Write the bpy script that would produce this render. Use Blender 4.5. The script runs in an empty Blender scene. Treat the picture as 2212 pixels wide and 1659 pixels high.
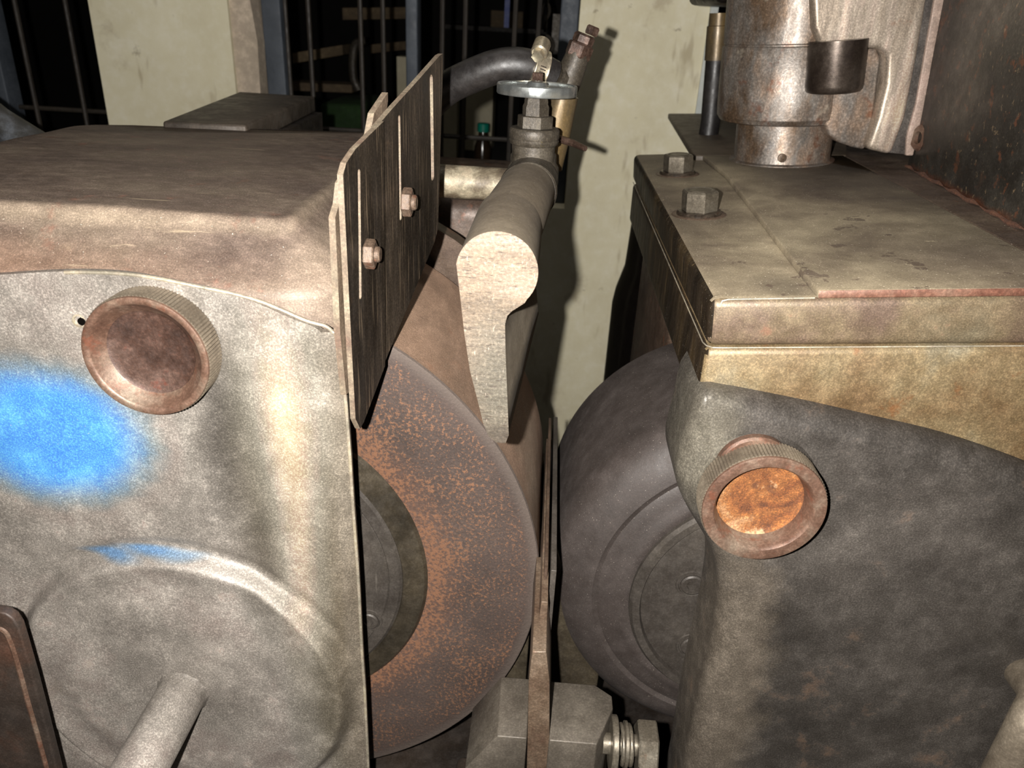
import bpy, bmesh, math, random
import numpy as np
from mathutils import Vector, Matrix
random.seed(7)
S = bpy.context.scene
COL = S.collection
ZO = 1.30                       # height of the camera above the floor; all z below are measured from the camera

# ------------------------------------------------------------------ camera
FPX, PIT, ROL, YAW = 1660.0, .4489, .0542, -.0332
cp, sp, cy, sy, cr, sr = (math.cos(PIT), math.sin(PIT), math.cos(YAW), math.sin(YAW), math.cos(ROL), math.sin(ROL))
FW = Vector((sy*cp, cy*cp, -sp)); RT0 = Vector((cy, -sy, 0)); UP0 = RT0.cross(FW)
RT = cr*RT0 + sr*UP0; UP = -sr*RT0 + cr*UP0
cam_d = bpy.data.cameras.new('camera'); cam = bpy.data.objects.new('camera', cam_d); COL.objects.link(cam)
M = Matrix.Identity(4)
for i in range(3):
    M[i][0] = RT[i]; M[i][1] = UP[i]; M[i][2] = -FW[i]
M[2][3] = ZO
cam.matrix_world = M
cam_d.sensor_width = 36; cam_d.lens = FPX/2212*36; cam_d.clip_start = .01; cam_d.clip_end = 50
cam_d.dof.use_dof = True; cam_d.dof.focus_distance = .36; cam_d.dof.aperture_fstop = 20
S.camera = cam

# ------------------------------------------------------------------ world, lights, exposure
w = bpy.data.worlds.new('world'); S.world = w; w.use_nodes = True
w.node_tree.nodes['Background'].inputs[0].default_value = (1, .9, .75, 1)
w.node_tree.nodes['Background'].inputs[1].default_value = .012
def point(name, loc, power, color, radius):
    l = bpy.data.lights.new(name, 'POINT'); l.energy = power; l.color = color; l.shadow_soft_size = radius
    o = bpy.data.objects.new(name, l); COL.objects.link(o); o.location = (loc[0], loc[1], loc[2]+ZO); return o
fl = RT*(-.021) + UP*(.003)
point('phone_flash', fl, 21, (1, .965, .92), .0025)
# added fill light with no real lamp behind it, brightens the back wall
def area(name, loc, rot, sx, sy_, power, color):
    l = bpy.data.lights.new(name, 'AREA'); l.shape = 'RECTANGLE'; l.size = sx; l.size_y = sy_; l.energy = power; l.color = color
    o = bpy.data.objects.new(name, l); COL.objects.link(o); o.location = (loc[0], loc[1], loc[2]+ZO); o.rotation_euler = rot; return o
area('wall_fill_light', (-.1, .55, 1.0), (math.radians(25), 0, 0), .9, .15, 1.6, (1, .95, .88))
S.view_settings.view_transform = 'Standard'; S.view_settings.look = 'None'
S.view_settings.gamma = 1; S.view_settings.use_curve_mapping = False
S.view_settings.exposure = 0.18

# ------------------------------------------------------------------ points from rays (real depths)
def ray(px, py): return RT*(px-1106) + UP*(829.5-py) + FW*FPX
def PY(px, py, y): d = ray(px, py); return d*(y/d.y)
def PX(px, py, x): d = ray(px, py); return d*(x/d.x)
def PZ(px, py, z): d = ray(px, py); return d*(z/d.z)
def xz(pts, y): return [(PY(a, b, y).x, PY(a, b, y).z) for a, b in pts]
# frame of the regulating head, rolled a few degrees
HA = math.radians(4.6)
HM = Matrix.Translation((.072, 0, -.0999)) @ Matrix.Rotation(-HA, 4, 'Y')
HI = HM.inverted()
def HY(px, py, y): p = HI @ PY(px, py, y); return (p.x, p.z)
def HT(px, py, w_=0):
    d = ray(px, py); n = Vector((-math.sin(HA), 0, math.cos(HA))); o = Vector((.072, .3, -.0999)) + n*w_
    p = HI @ (d*(n.dot(o)/n.dot(d))); return (p.x, p.y)

# ------------------------------------------------------------------ object helpers
def thing(name, label, cat, loc, group=None):
    o = bpy.data.objects.new(name, None); COL.objects.link(o); o.location = (loc[0], loc[1], loc[2]+ZO)
    o.empty_display_size = .02
    o['label'] = label; o['category'] = cat
    if group: o['group'] = group
    o['_l'] = list(loc)
    return o
def org(parent):
    v = Vector((0, 0, 0))
    while parent is not None:
        if '_l' in parent: v = v + Vector(parent['_l'])
        parent = parent.parent
    return v
def obj(name, bm, mat, parent=None, loc=None, bevel=0, seg=3, smooth=35, mtx=None, label=None, bang=40, sub=0, kind=None):
    if mtx is not None: bmesh.ops.transform(bm, matrix=mtx, verts=bm.verts)
    bmesh.ops.recalc_face_normals(bm, faces=bm.faces)
    me = bpy.data.meshes.new(name)
    if parent is None:
        L = Vector(loc) if loc is not None else Vector((0, 0, 0))
    else: L = org(parent)
    bmesh.ops.translate(bm, vec=-L, verts=bm.verts)
    bm.to_mesh(me); bm.free()
    o = bpy.data.objects.new(name, me); COL.objects.link(o)
    if mat: me.materials.append(mat)
    me.shade_smooth()
    if not bevel: me.set_sharp_from_angle(angle=math.radians(smooth))
    if parent is None: o.location = (L.x, L.y, L.z+ZO); o['_l'] = list(L)
    else: o.parent = parent
    if bevel:
        m = o.modifiers.new('bevel', 'BEVEL'); m.width = bevel; m.segments = seg; m.limit_method = 'ANGLE'; m.angle_limit = math.radians(bang)
        m.harden_normals = False
    if sub:
        m = o.modifiers.new('sub', 'SUBSURF'); m.levels = sub; m.render_levels = sub
    if label: o['label'] = label
    if kind: o['kind'] = kind
    return o
def tag(o, label, cat, group=None):
    o['label'] = label; o['category'] = cat
    if group: o['group'] = group
    return o
def nb(): return bmesh.new()
def box(bm, x0, x1, y0, y1, z0, z1):
    v = [bm.verts.new(p) for p in [(x0,y0,z0),(x1,y0,z0),(x1,y1,z0),(x0,y1,z0),(x0,y0,z1),(x1,y0,z1),(x1,y1,z1),(x0,y1,z1)]]
    for f in [(0,1,2,3),(4,5,6,7),(0,1,5,4),(1,2,6,5),(2,3,7,6),(3,0,4,7)]: bm.faces.new([v[i] for i in f])
    return bm
def loft(bm, rings, cap=True, closed=True):
    vs = [[bm.verts.new(p) for p in r] for r in rings]
    n = len(rings[0])
    for a, b in zip(vs, vs[1:]):
        for i in range(n if closed else n-1):
            j = (i+1) % n
            bm.faces.new([a[i], a[j], b[j], b[i]])
    if cap and closed:
        bm.faces.new(vs[0]); bm.faces.new(vs[-1])
    return bm
def prism(bm, pts, y0, y1): return loft(bm, [[(x, y0, z) for x, z in pts], [(x, y1, z) for x, z in pts]])
def prismz(bm, pts, z0, z1): return loft(bm, [[(x, y, z0) for x, y in pts], [(x, y, z1) for x, y in pts]])
def prismx(bm, pts, x0, x1): return loft(bm, [[(x0, y, z) for y, z in pts], [(x1, y, z) for y, z in pts]])
def basis(ax):
    ax = Vector(ax).normalized(); t = Vector((0, 0, 1)) if abs(ax.z) < .9 else Vector((1, 0, 0))
    u = ax.cross(t).normalized(); return u, ax.cross(u).normalized(), ax
def lathe(bm, prof, o, ax, seg=64, rmod=None, a0=0, cap=(1, 1)):
    """prof: (radius, distance along axis)"""
    u, v, n = basis(ax); o = Vector(o); rings = []
    for k, (r, t) in enumerate(prof):
        if r < 1e-7: rings.append([bm.verts.new(o+n*t)]); continue
        rings.append([bm.verts.new(o+n*t+(u*math.cos(a0+2*math.pi*i/seg)+v*math.sin(a0+2*math.pi*i/seg))*(r*(rmod(i, k) if rmod else 1))) for i in range(seg)])
    for a, b in zip(rings, rings[1:]):
        if len(a) == 1 and len(b) == 1: continue
        for i in range(seg):
            j = (i+1) % seg
            if len(a) == 1: bm.faces.new([a[0], b[j], b[i]])
            elif len(b) == 1: bm.faces.new([a[i], a[j], b[0]])
            else: bm.faces.new([a[i], a[j], b[j], b[i]])
    for r, cp_ in zip((rings[0], rings[-1]), cap):
        if len(r) > 2 and cp_:
            try: bm.faces.new(r)
            except ValueError: pass
    return bm
def hexa(bm, r, o, ax, h, a0=0, ch=.12):
    return lathe(bm, [(r*(1-ch*.6), 0), (r, h*ch), (r, h*(1-ch)), (r*(1-ch), h)], o, ax, 6, a0=a0)
def spline(pts, n=8, closed=False):
    P = [Vector(p) for p in pts]; out = []; N = len(P)
    rng = range(N if closed else N-1)
    for i in rng:
        if closed: a, b, c, d = P[(i-1) % N], P[i], P[(i+1) % N], P[(i+2) % N]
        else: a, b, c, d = P[max(i-1, 0)], P[i], P[i+1], P[min(i+2, N-1)]
        for k in range(n):
            t = k/n
            out.append(.5*((2*b)+(c-a)*t+(2*a-5*b+4*c-d)*t*t+(3*b-a-3*c+d)*t**3))
    if not closed: out.append(P[-1])
    return out
def tube(bm, pts, r, seg=20, cap=True):
    P = [Vector(p) for p in pts]; rings = []
    T = (P[1]-P[0]).normalized(); u, v, _ = basis(T)
    for i, p in enumerate(P):
        t = (P[min(i+1, len(P)-1)]-P[max(i-1, 0)]).normalized()
        q = T.rotation_difference(t); u = q @ u; v = q @ v; T = t
        rr = r[i] if isinstance(r, (list, tuple)) else r
        rings.append([p+(u*math.cos(2*math.pi*k/seg)+v*math.sin(2*math.pi*k/seg))*rr for k in range(seg)])
    return loft(bm, rings, cap)

# ------------------------------------------------------------------ materials
def lin(c):
    if isinstance(c, str):
        c = [int(c[i:i+2], 16)/255 for i in (0, 2, 4)]
    return tuple((x/12.92 if x <= .04045 else ((x+.055)/1.055)**2.4) for x in c)+(1,)
class NT:
    def __init__(s, name):
        s.m = bpy.data.materials.new(name); s.m.use_nodes = True; s.t = s.m.node_tree
        s.b = s.t.nodes['Principled BSDF']; s.tc = s.t.nodes.new('ShaderNodeTexCoord')
    def n(s, k): return s.t.nodes.new('ShaderNode'+k)
    def l(s, a, b): s.t.links.new(a, b)
    def coord(s, scale=(1, 1, 1), rot=(0, 0, 0)):
        mp = s.n('Mapping'); s.l(s.tc.outputs['Object'], mp.inputs['Vector']); mp.inputs['Scale'].default_value = scale; mp.inputs['Rotation'].default_value = rot
        return mp.outputs['Vector']
    def noise(s, scale, det=5, rough=.6, vec=None, dist=0):
        x = s.n('TexNoise'); x.inputs['Scale'].default_value = scale; x.inputs['Detail'].default_value = det; x.inputs['Roughness'].default_value = rough; x.inputs['Distortion'].default_value = dist
        s.l(vec if vec is not None else s.tc.outputs['Object'], x.inputs['Vector']); return x.outputs['Fac']
    def ramp(s, fac, stops):
        r = s.n('ValToRGB'); e = r.color_ramp.elements
        while len(e) > 1: e.remove(e[0])
        e[0].position = stops[0][0]; e[0].color = lin(stops[0][1])
        for p, c in stops[1:]:
            q = e.new(p); q.color = lin(c)
        s.l(fac, r.inputs[0]); return r.outputs[0]
    def mr(s, v, a, b, c=0, d=1):
        r = s.n('MapRange'); r.interpolation_type = 'SMOOTHSTEP' if a < b else 'LINEAR'
        for i, x in enumerate((a, b, c, d)): r.inputs[i+1].default_value = x
        s.l(v, r.inputs[0]); return r.outputs[0]
    def math(s, op, a, b=None, clamp=False):
        r = s.n('Math'); r.operation = op; r.use_clamp = clamp
        for i, x in enumerate((a, b)):
            if x is None: continue
            if isinstance(x, (int, float)): r.inputs[i].default_value = x
            else: s.l(x, r.inputs[i])
        return r.outputs[0]
    def mix(s, fac, a, b, mode='MIX'):
        r = s.n('Mix'); r.data_type = 'RGBA'; r.blend_type = mode
        for k, x in ((0, fac), (6, a), (7, b)):
            if isinstance(x, (int, float)): r.inputs[k].default_value = x
            elif isinstance(x, (tuple, str)): r.inputs[k].default_value = lin(x)
            else: s.l(x, r.inputs[k])
        return r.outputs[2]
    def blob(s, c, rad, soft=.5, wob=.35, ns=60):
        """soft-edged patch of paint, dirt, rust or painted-in light: an ellipsoid around the local point c"""
        mp = s.n('Mapping'); mp.vector_type = 'TEXTURE'; s.l(s.tc.outputs['Object'], mp.inputs['Vector'])
        mp.inputs['Location'].default_value = c; mp.inputs['Scale'].default_value = rad
        ln = s.n('VectorMath'); ln.operation = 'LENGTH'; s.l(mp.outputs[0], ln.inputs[0])
        nz = s.noise(ns, 6, .65)
        v = s.math('ADD', ln.outputs['Value'], s.math('MULTIPLY', s.math('SUBTRACT', nz, .5), wob*2))
        return s.mr(v, 1-soft, 1+soft, 1, 0)
FULL = {'limewashed_wall','raw_plaster_edge','blue_grey_frame','grille_bar_brown','old_plank','cream_cabinet','white_tube','green_cap','brown_bottle','green_cloth','zinc_plated_wheel','bright_clamp','white_trim','blue_rod','dark_channel'}
def worn(name, stops, scale=18, metal=.25, rough=(.45, .75), bump=.15, grain=.35, gscale=900, spots=None, stretch=(1, 1, 1), rot=(0,0,0),
         rings=None, blobs=(), glint=.0, det=8, bscale=None, scratch=None, dist=0, spec=.5, k=.62):
    t = NT(name); k = 1 if name in FULL else k; vec = t.coord(stretch, rot)
    n1 = t.noise(scale, det, .62, vec, dist); col = t.ramp(n1, stops)
    g = t.noise(gscale, 3, .7)
    n2 = t.noise(scale*5, 6, .7, vec)
    for c, rad, soft, wob, colr, amt in blobs:
        f = t.math('MULTIPLY', t.blob(c, rad, soft, wob), amt); col = t.mix(f, col, colr)
    col = t.mix(grain*.7, col, t.ramp(n2, [(.3, '303030'), (.5, '808080'), (.7, 'd0d0d0')]), 'OVERLAY')
    col = t.mix(grain, col, t.ramp(g, [(.3, '202020'), (.5, '808080'), (.7, 'e0e0e0')]), 'OVERLAY')
    if spots:
        for (sc, lo, hi, sc_col, amt) in spots:
            f = t.math('MULTIPLY', t.mr(t.noise(sc, 5, .65), lo, hi), amt); col = t.mix(f, col, sc_col)
    if scratch:
        for (st, ro, sc, lo, hi, c_, amt) in scratch:
            f = t.math('MULTIPLY', t.mr(t.noise(sc, 3, .6, t.coord(st, ro)), lo, hi), amt); col = t.mix(f, col, c_)
    if glint:
        f = t.mr(t.noise(1500, 1, .5), .74, .80, 0, glint); col = t.mix(f, col, 'fff4e0')
    if k != 1: col = t.mix(1.0, col, (lambda q: tuple([1.055*q**(1/2.4)-.055]*3))(k), 'MULTIPLY')
    t.l(col, t.b.inputs['Base Color'])
    t.b.inputs['Metallic'].default_value = metal
    t.b.inputs['Specular IOR Level'].default_value = spec
    t.l(t.mr(n2, .3, .7, rough[0], rough[1]), t.b.inputs['Roughness'])
    if bump:
        bp = t.n('Bump'); bp.inputs['Distance'].default_value = .0006; bp.inputs['Strength'].default_value = bump
        hb = t.math('ADD', t.math('MULTIPLY', t.noise(bscale or 500, 4, .7), 1.0), t.math('MULTIPLY', n2, .8))
        t.l(hb, bp.inputs['Height']); t.l(bp.outputs[0], t.b.inputs['Normal'])
    return t.m
def loc3(p, L): return tuple(Vector(p)-Vector(L))

# thing bases (camera-height frame)
L_GUARD = (-.25, .40, -.46); L_HEAD = (.17, .45, -.46)

M_top = worn('guard_cast_top', [(.3, '6b5a50'), (.5, '857264'), (.7, '988674')], 26, .15, (.5, .75), .12, .45, 1400, glint=.6,
    k=.8, stretch=(.75, 1.2, 1.2), blobs=[
    (loc3((-.090, .34, -.098), L_GUARD), (.014, .06, .012), .8, .4, 'c0aa94', .65), (loc3((-.092, .31, -.105), L_GUARD), (.014, .03, .014), .8, .4, 'b4a08c', .35),
    (loc3((-.21, .312, -.085), L_GUARD), (.12, .005, .0035), .9, .5, 'c2ae96', .7), (loc3((-.107, .38, -.083), L_GUARD), (.0035, .08, .004), .9, .5, 'b8a48c', .6),  # pale bevel and crest: paint wear plus highlights put into the colour
    (loc3((-.30, .296, -.103), L_GUARD), (.12, .03, .008), .9, .4, 'a8846c', .6)],
    spots=[(60, .60, .75, '9b5f4a', .35), (25, .62, .8, 'c0a88a', .35)],
    scratch=[((8, 60, 60), (0, 0, .15), 3, .66, .74, 'c8b496', .45)])
M_front = M_top
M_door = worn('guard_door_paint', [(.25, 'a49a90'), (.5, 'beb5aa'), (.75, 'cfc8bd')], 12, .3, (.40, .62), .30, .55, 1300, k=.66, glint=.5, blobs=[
    (loc3((-.094, .285, -.27), L_GUARD), (.006, .03, .15), .8, .5, '6a5c3c', .55),
    (loc3((-.083, .285, -.26), L_GUARD), (.0085, .03, .16), .5, .3, '7d6a48', .55),
    (loc3((-.130, .285, -.170), L_GUARD), (.015, .03, .045), .8, .3, '4a443c', .75),
    (loc3((-.120, .285, -.215), L_GUARD), (.012, .03, .05), .9, .3, '6a5f4a', .6),
    (loc3((-.10, .28, -.33), L_GUARD), (.012, .03, .045), .9, .4, '7a705a', .5),
    (loc3((-.213, .285, -.178), L_GUARD), (.041, .03, .031), .38, .22, '74cbf4', .97),
    (loc3((-.196, .285, -.2405), L_GUARD), (.012, .03, .0022), .7, .3, '5aa6d8', .7),
    (loc3((-.178, .285, -.2372), L_GUARD), (.013, .03, .0018), .7, .3, '5aa6d8', .7),
    (loc3((-.162, .285, -.2388), L_GUARD), (.010, .03, .0016), .8, .3, '6ab0dc', .5),
    (loc3((-.107, .285, -.165), L_GUARD), (.016, .03, .045), .9, .3, 'e4dcc8', .75),  # two pale patches: flash reflection on the metal put into the colour
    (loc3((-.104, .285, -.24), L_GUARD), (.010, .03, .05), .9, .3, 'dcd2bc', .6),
    ])
M_edge = worn('bare_edge_metal', [(.3, 'a59a84'), (.6, 'd8cfba')], 60, .4, (.4, .6), .2, .3)
M_brown = worn('brown_oiled_steel', [(.3, '4a3a30'), (.5, '6e594a'), (.7, '8d7764')], 22, .3, (.35, .6), .2, .35, spots=[(70, .58, .7, '8a5236', .5)])
M_knob = worn('rusty_knob_rim', [(.3, '66483a'), (.5, '8a6a58'), (.7, 'b09c88')], 40, .35, (.35, .6), .15, .35, spots=[(120, .55, .7, '8d4f38', .5)])
M_knurl = worn('knurled_steel', [(.3, '7a6c5c'), (.6, 'a89a86')], 40, .45, (.4, .6), .1, .3)
M_dish = worn('knob_dark_recess', [(.3, '3a2820'), (.5, '5d4236'), (.7, '80665a')], 50, .25, (.45, .7), .25, .4, spots=[(90, .6, .75, '8a3f2a', .5)])
M_orange = worn('orange_rust_recess', [(.3, '55301a'), (.42, '8e5226'), (.55, 'b8743a'), (.7, 'd0a878')], 55, .0, (.7, .9), .6, .6, 1400, k=.68, dist=.8, spots=[(90, .58, .68, '4a2a18', .7), (70, .62, .72, 'd8bc94', .6)])
M_dark = worn('dark_sooty_steel', [(.3, '15110e'), (.5, '2a221b'), (.7, '4a3d31')], 22, .4, (.35, .6), .2, .4, stretch=(1, 1, .25),
    scratch=[((90, 90, 6), (0, 0, 0), 3, .60, .72, '7a6856', .55)], spots=[(60, .62, .8, '6a5038', .4)])
M_sooty = worn('sooty_guard_plate', [(.3, '2e2822'), (.5, '4a4036'), (.7, '6b5c4c')], 22, .5, (.35, .6), .25, .5, stretch=(1, 1, .2),
    scratch=[((1, 260, 9), (0, 0, 0), 3, .56, .68, '8d7a64', .75)], spots=[(60, .60, .8, '7d6046', .5)])
M_plateedge = worn('plate_edge_catchlight', [(.3, '8d6a58'), (.5, 'a8947c'), (.7, 'c0b296')], 60, .1, (.6, .8), .15, .4, k=.48)  # paler than the plate: light catching its edges put into the colour
M_backp = worn('dusty_backing_plate', [(.3, '6f5c4c'), (.5, '95806a'), (.7, 'b09c84')], 30, .2, (.5, .7), .2, .4, stretch=(1, 1, .3), spots=[(80, .6, .75, '8a4e42', .5)])
M_bolt = worn('aged_bolt', [(.3, '2d2620'), (.5, '5b4e42'), (.7, '8f8272')], 90, .6, (.3, .5), .15, .3, spots=[(150, .6, .75, '7a4a34', .5)])
M_rustbolt = worn('rusted_bolt', [(.3, '55412f'), (.5, '7d6654'), (.7, 'a08a76')], 90, .2, (.5, .7), .4, .4, spots=[(150, .55, .7, '7b4a34', .6)])
M_steelbolt = worn('bright_hex_steel', [(.3, '6f6658'), (.5, '8e8474'), (.7, 'aca392')], 70, .6, (.3, .5), .1, .3, spots=[(90, .62, .75, '7a5030', .5)])
def wheel_mat():
    cx, cz = -.1413, -.2628
    t = NT('rusty_grinding_face')
    n1 = t.noise(18, 6, .6); col = t.ramp(n1, [(.3, '4e4039'), (.5, '5d4d45'), (.7, '6a5950')])
    g = t.noise(900, 3, .7); col = t.mix(.35, col, t.ramp(g, [(.3, '202020'), (.5, '808080'), (.7, 'e0e0e0')]), 'OVERLAY')
    sx = t.n('SeparateXYZ'); t.l(t.tc.outputs['Object'], sx.inputs[0])
    r = t.math('SQRT', t.math('ADD', t.math('POWER', sx.outputs[0], 2), t.math('POWER', sx.outputs[2], 2)))
    inner = t.mr(r, .093*1.08, .116*1.08, 1, 0)
    outer = t.mr(r, .1545, .1615)
    thr = t.math('ADD', t.noise(520, 6, .75), t.math('MULTIPLY', t.math('SUBTRACT', t.noise(28, 3, .5), .5), .25))
    thr = t.math('ADD', thr, t.math('MULTIPLY', inner, .10)); thr = t.math('SUBTRACT', thr, t.math('MULTIPLY', outer, .2))
    col = t.mix(t.math('MULTIPLY', t.mr(thr, .53, .62), .70), col, 'a0704f')
    col = t.mix(t.math('MULTIPLY', inner, .22), col, '96664c')
    col = t.mix(t.math('MULTIPLY', outer, .4), col, '7c7066')
    col = t.mix(1.0, col, (.77, .77, .77), 'MULTIPLY')
    t.l(col, t.b.inputs['Base Color']); t.b.inputs['Roughness'].default_value = .75; t.b.inputs['Metallic'].default_value = .1
    bp = t.n('Bump'); bp.inputs['Distance'].default_value = .0008; bp.inputs['Strength'].default_value = .45
    t.l(t.math('ADD', thr, t.noise(600, 3, .6)), bp.inputs['Height']); t.l(bp.outputs[0], t.b.inputs['Normal'])
    return t.m
M_wheel = wheel_mat()
M_rim = worn('grinding_rim', [(.3, '8e7460'), (.5, 'ae8e76'), (.7, 'bca48c')], 14, .05, (.6, .8), .25, .4, 1400, k=1, stretch=(1, .5, 1), spots=[(20, .6, .8, 'a0623c', .35)], glint=.4)
M_flange = worn('olive_oiled_flange', [(.3, '3a342a'), (.5, '554c3e'), (.7, '6e6350')], 30, .35, (.35, .6), .15, .3)
M_hub = worn('grey_hub_plate', [(.3, '453e38'), (.5, '59524b'), (.7, '6a6259')], 25, .25, (.4, .65), .12, .3, scratch=[((90, 90, 8), (0, .9, 0), 3, .66, .74, '8e867c', .4)])
M_rubber = worn('regulating_rubber', [(.3, '453c37'), (.5, '544a45'), (.7, '635954')], 16, .05, (.55, .75), .2, .35, 1500, glint=.35, spots=[(40, .62, .8, '6a605c', .35)], k=.56)
M_nozzle = worn('dusty_nozzle', [(.3, '7a6b58'), (.5, '8f806a'), (.7, '9d8f78')], 16, .05, (.65, .85), .1, .22, 700, glint=.6, spots=[(60, .70, .73, '4e4438', .8)])
M_nozface = worn('filed_nozzle_end', [(.3, '8a7660'), (.5, 'b59c82'), (.7, 'd0b8a0')], 50, .15, (.5, .7), .45, .5, 800, stretch=(.4, 1, 1.6),
    scratch=[((60, 60, 420), (0, .12, 0), 3, .60, .66, '4a3c30', .75), ((420, 60, 80), (0, .3, 0), 3, .66, .72, 'e4d0bc', .5)], spots=[(30, .60, .8, '8e8a7c', .5)], k=.48,
    blobs=[((.003, -.08, .024), (.014, .05, .030), .7, .5, '7c7a6c', .75), ((.004, -.08, .002), (.010, .05, .006), .7, .4, '4a3c30', .6)])
M_pipe = worn('galvanised_dusty', [(.3, '463e34'), (.5, '6c6254'), (.7, '8c8272')], 30, .3, (.4, .65), .3, .45, k=.5, spots=[(100, .64, .72, 'a08c48', .5)])
M_crosspipe = worn('mottled_pipe', [(.35, '5e5042'), (.5, '8a7c66'), (.62, 'c8bca0')], 60, .25, (.45, .65), .2, .3)
M_brass = worn('brass_stained_pipe', [(.3, '4a4032'), (.5, '75654c'), (.66, '9c8050'), (.75, 'b08c50')], 26, .35, (.3, .5), .1, .25, stretch=(1.5, 1, .4))
M_chrome = worn('zinc_plated_wheel', [(.3, 'a0a4a2'), (.7, 'd0d4d2')], 30, .9, (.22, .34), .03, .1)
M_clamp = worn('bright_clamp', [(.3, '9a8d76'), (.7, 'cfc4ac')], 60, .8, (.25, .4), .05, .2)
M_hose = worn('black_rubber_hose', [(.3, '1d1a1a'), (.5, '2c2928'), (.7, '423d3a')], 30, 0, (.35, .55), .12, .3)
M_copper = worn('rusted_cap', [(.3, '3a2a22'), (.5, '5f483c'), (.7, '8e7264')], 120, .4, (.35, .6), .5, .4)
M_headtop = worn('dusty_slide_top', [(.28, '5a4c40'), (.42, '82745f'), (.6, 'a09278')], 14, .05, (.6, .8), .1, .35, 1500, k=.95, glint=.9,
    blobs=[(loc3((.0926, .578, -.098), L_HEAD), (.016, .03, .02), .8, .4, '4e4236', .7), (loc3((.0874, .45, -.098), L_HEAD), (.016, .028, .02), .8, .4, '4e4236', .65),
    (loc3((.100, .315, -.097), L_HEAD), (.014, .014, .02), .8, .4, '4a4034', .6), (loc3((.19, .52, -.09), L_HEAD), (.05, .05, .03), .8, .5, '4c4036', .65), (loc3((.075, .42, -.10), L_HEAD), (.008, .10, .02), .8, .5, '54483a', .5),
    (loc3((.19, .34, -.09), L_HEAD), (.03, .03, .03), .9, .5, '66564a', .6)],
    spots=[(22, .58, .75, '4f4236', .75), (48, .635, .66, '4a3c32', .7), (90, .70, .72, 'c8b898', .5)], dist=.6)
M_cap = M_headtop
M_ochre = worn('ochre_varnished_front', [(.28, '765a3c'), (.45, '987c58'), (.6, 'ac9670'), (.75, 'aca288')], 24, .3, (.4, .6), .15, .5, 1400, det=10,
    spots=[(55, .60, .72, '8a5228', .6), (120, .68, .74, '5a2a20', .6)])
M_ochre2 = worn('brown_varnished_front', [(.28, '6b5446'), (.45, '8c7462'), (.6, '9a8668'), (.75, '968a70')], 24, .3, (.4, .6), .15, .5, 1400, det=10,
    spots=[(60, .60, .72, '8d5c48', .6)])
M_side = worn('black_polished_side', [(.3, '1e1914'), (.5, '3a3024'), (.7, '66543a')], 30, .4, (.3, .5), .12, .45, stretch=(1, 1, .3), glint=.5,
    scratch=[((90, 90, 10), (0, 0, 0), 3, .62, .72, '7d6a4e', .6)], k=1)
M_redge = worn('red_brown_edge', [(.3, '7b4a3a'), (.5, '9a6c58'), (.7, 'b08c76')], 60, .2, (.45, .6), .2, .4)
M_cast = worn('dark_grey_casting', [(.3, '443f3a'), (.5, '57514b'), (.7, '6c655e')], 16, .25, (.40, .60), .40, .55, 1200, k=.8, bscale=350, blobs=[
    (loc3((.100, .29, -.315), L_HEAD), (.026, .05, .11), .35, .6, '85796a', .7),
    (loc3((.074, .29, -.165), L_HEAD), (.014, .05, .030), .6, .4, '8f8878', .7),
    ], spots=[(40, .60, .75, '7a5a40', .35)])
M_post = worn('mottled_oily_post', [(.25, '3e2e22'), (.40, '76604c'), (.52, '948c84'), (.62, 'a8907c'), (.75, 'd0beaa')], 20, .5, (.32, .55), .2, .5, 700, stretch=(1.3, 1.3, .6), det=10,
    spots=[(45, .58, .68, '6b3a1e', .6), (60, .64, .74, '2c3440', .4), (35, .62, .76, 'e0d4be', .6)], k=.9)
M_brack = worn('scraped_bracket', [(.28, '80705f'), (.5, 'b4a492'), (.7, 'e2d8c8')], 22, .5, (.32, .5), .15, .45, stretch=(2, 2, .3), det=10, spots=[(50, .62, .74, '8a5f48', .5)], k=.95)
M_strip = worn('speckled_grey_strip', [(.3, '4a4440'), (.5, '6e6660'), (.7, '8a827a')], 60, .3, (.45, .6), .3, .5)
M_pink = worn('pink_primer_strip', [(.3, 'a08878'), (.5, 'c0a898'), (.7, 'd8c8b8')], 30, .1, (.5, .7), .15, .35)
M_pin = worn('brown_blued_pin', [(.3, '3a2f2a'), (.5, '54483f'), (.7, '6e6258')], 50, .65, (.28, .42), .06, .25)
M_box = worn('dark_rust_speckled_box', [(.3, '302c27'), (.5, '48433b'), (.7, '605a4e')], 14, .2, (.4, .6), .15, .45, 700,
    spots=[(110, .58, .66, '7a4a30', .6), (260, .61, .68, 'a08868', .5), (20, .60, .76, '6a4a36', .5)],
    blobs=[(loc3((.25, .49, -.088), (.45, .5, -.45)), (.05, .14, .008), .5, .6, '8d4a24', .9)])
M_block = worn('grey_rest_block', [(.3, '5a5248'), (.5, '746b5f'), (.7, '8a8173')], 24, .3, (.45, .65), .15, .35)
M_blade = worn('rusty_blade', [(.3, '5f4636'), (.5, '86705c'), (.7, 'a08c78')], 40, .25, (.4, .6), .3, .4, spots=[(80, .6, .72, '8a5030', .5)])
M_wall = worn('limewashed_wall', [(.26, 'b4a890'), (.42, 'd6cfb6'), (.7, 'e4dec8')], 5, 0, (.8, .95), .1, .12, 60, det=9, spots=[(14, .58, .74, 'a4967c', .6), (40, .64, .74, '7e725c', .6)], scratch=[((9, 9, 2.4), (0, 0, 0), 4, .60, .72, 'a09276', .6)], spec=.2)
M_plaster = worn('raw_plaster_edge', [(.3, 'b0a08c'), (.7, 'c8b8a4')], 12, 0, (.8, .95), .3, .2, 120)
M_frame = worn('blue_grey_frame', [(.3, '3c424a'), (.7, '565c64')], 20, .1, (.5, .7), .1, .2)
M_bar = worn('grille_bar_brown', [(.3, '231e19'), (.7, '3a332b')], 20, .2, (.5, .7), .1, .2)
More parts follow.
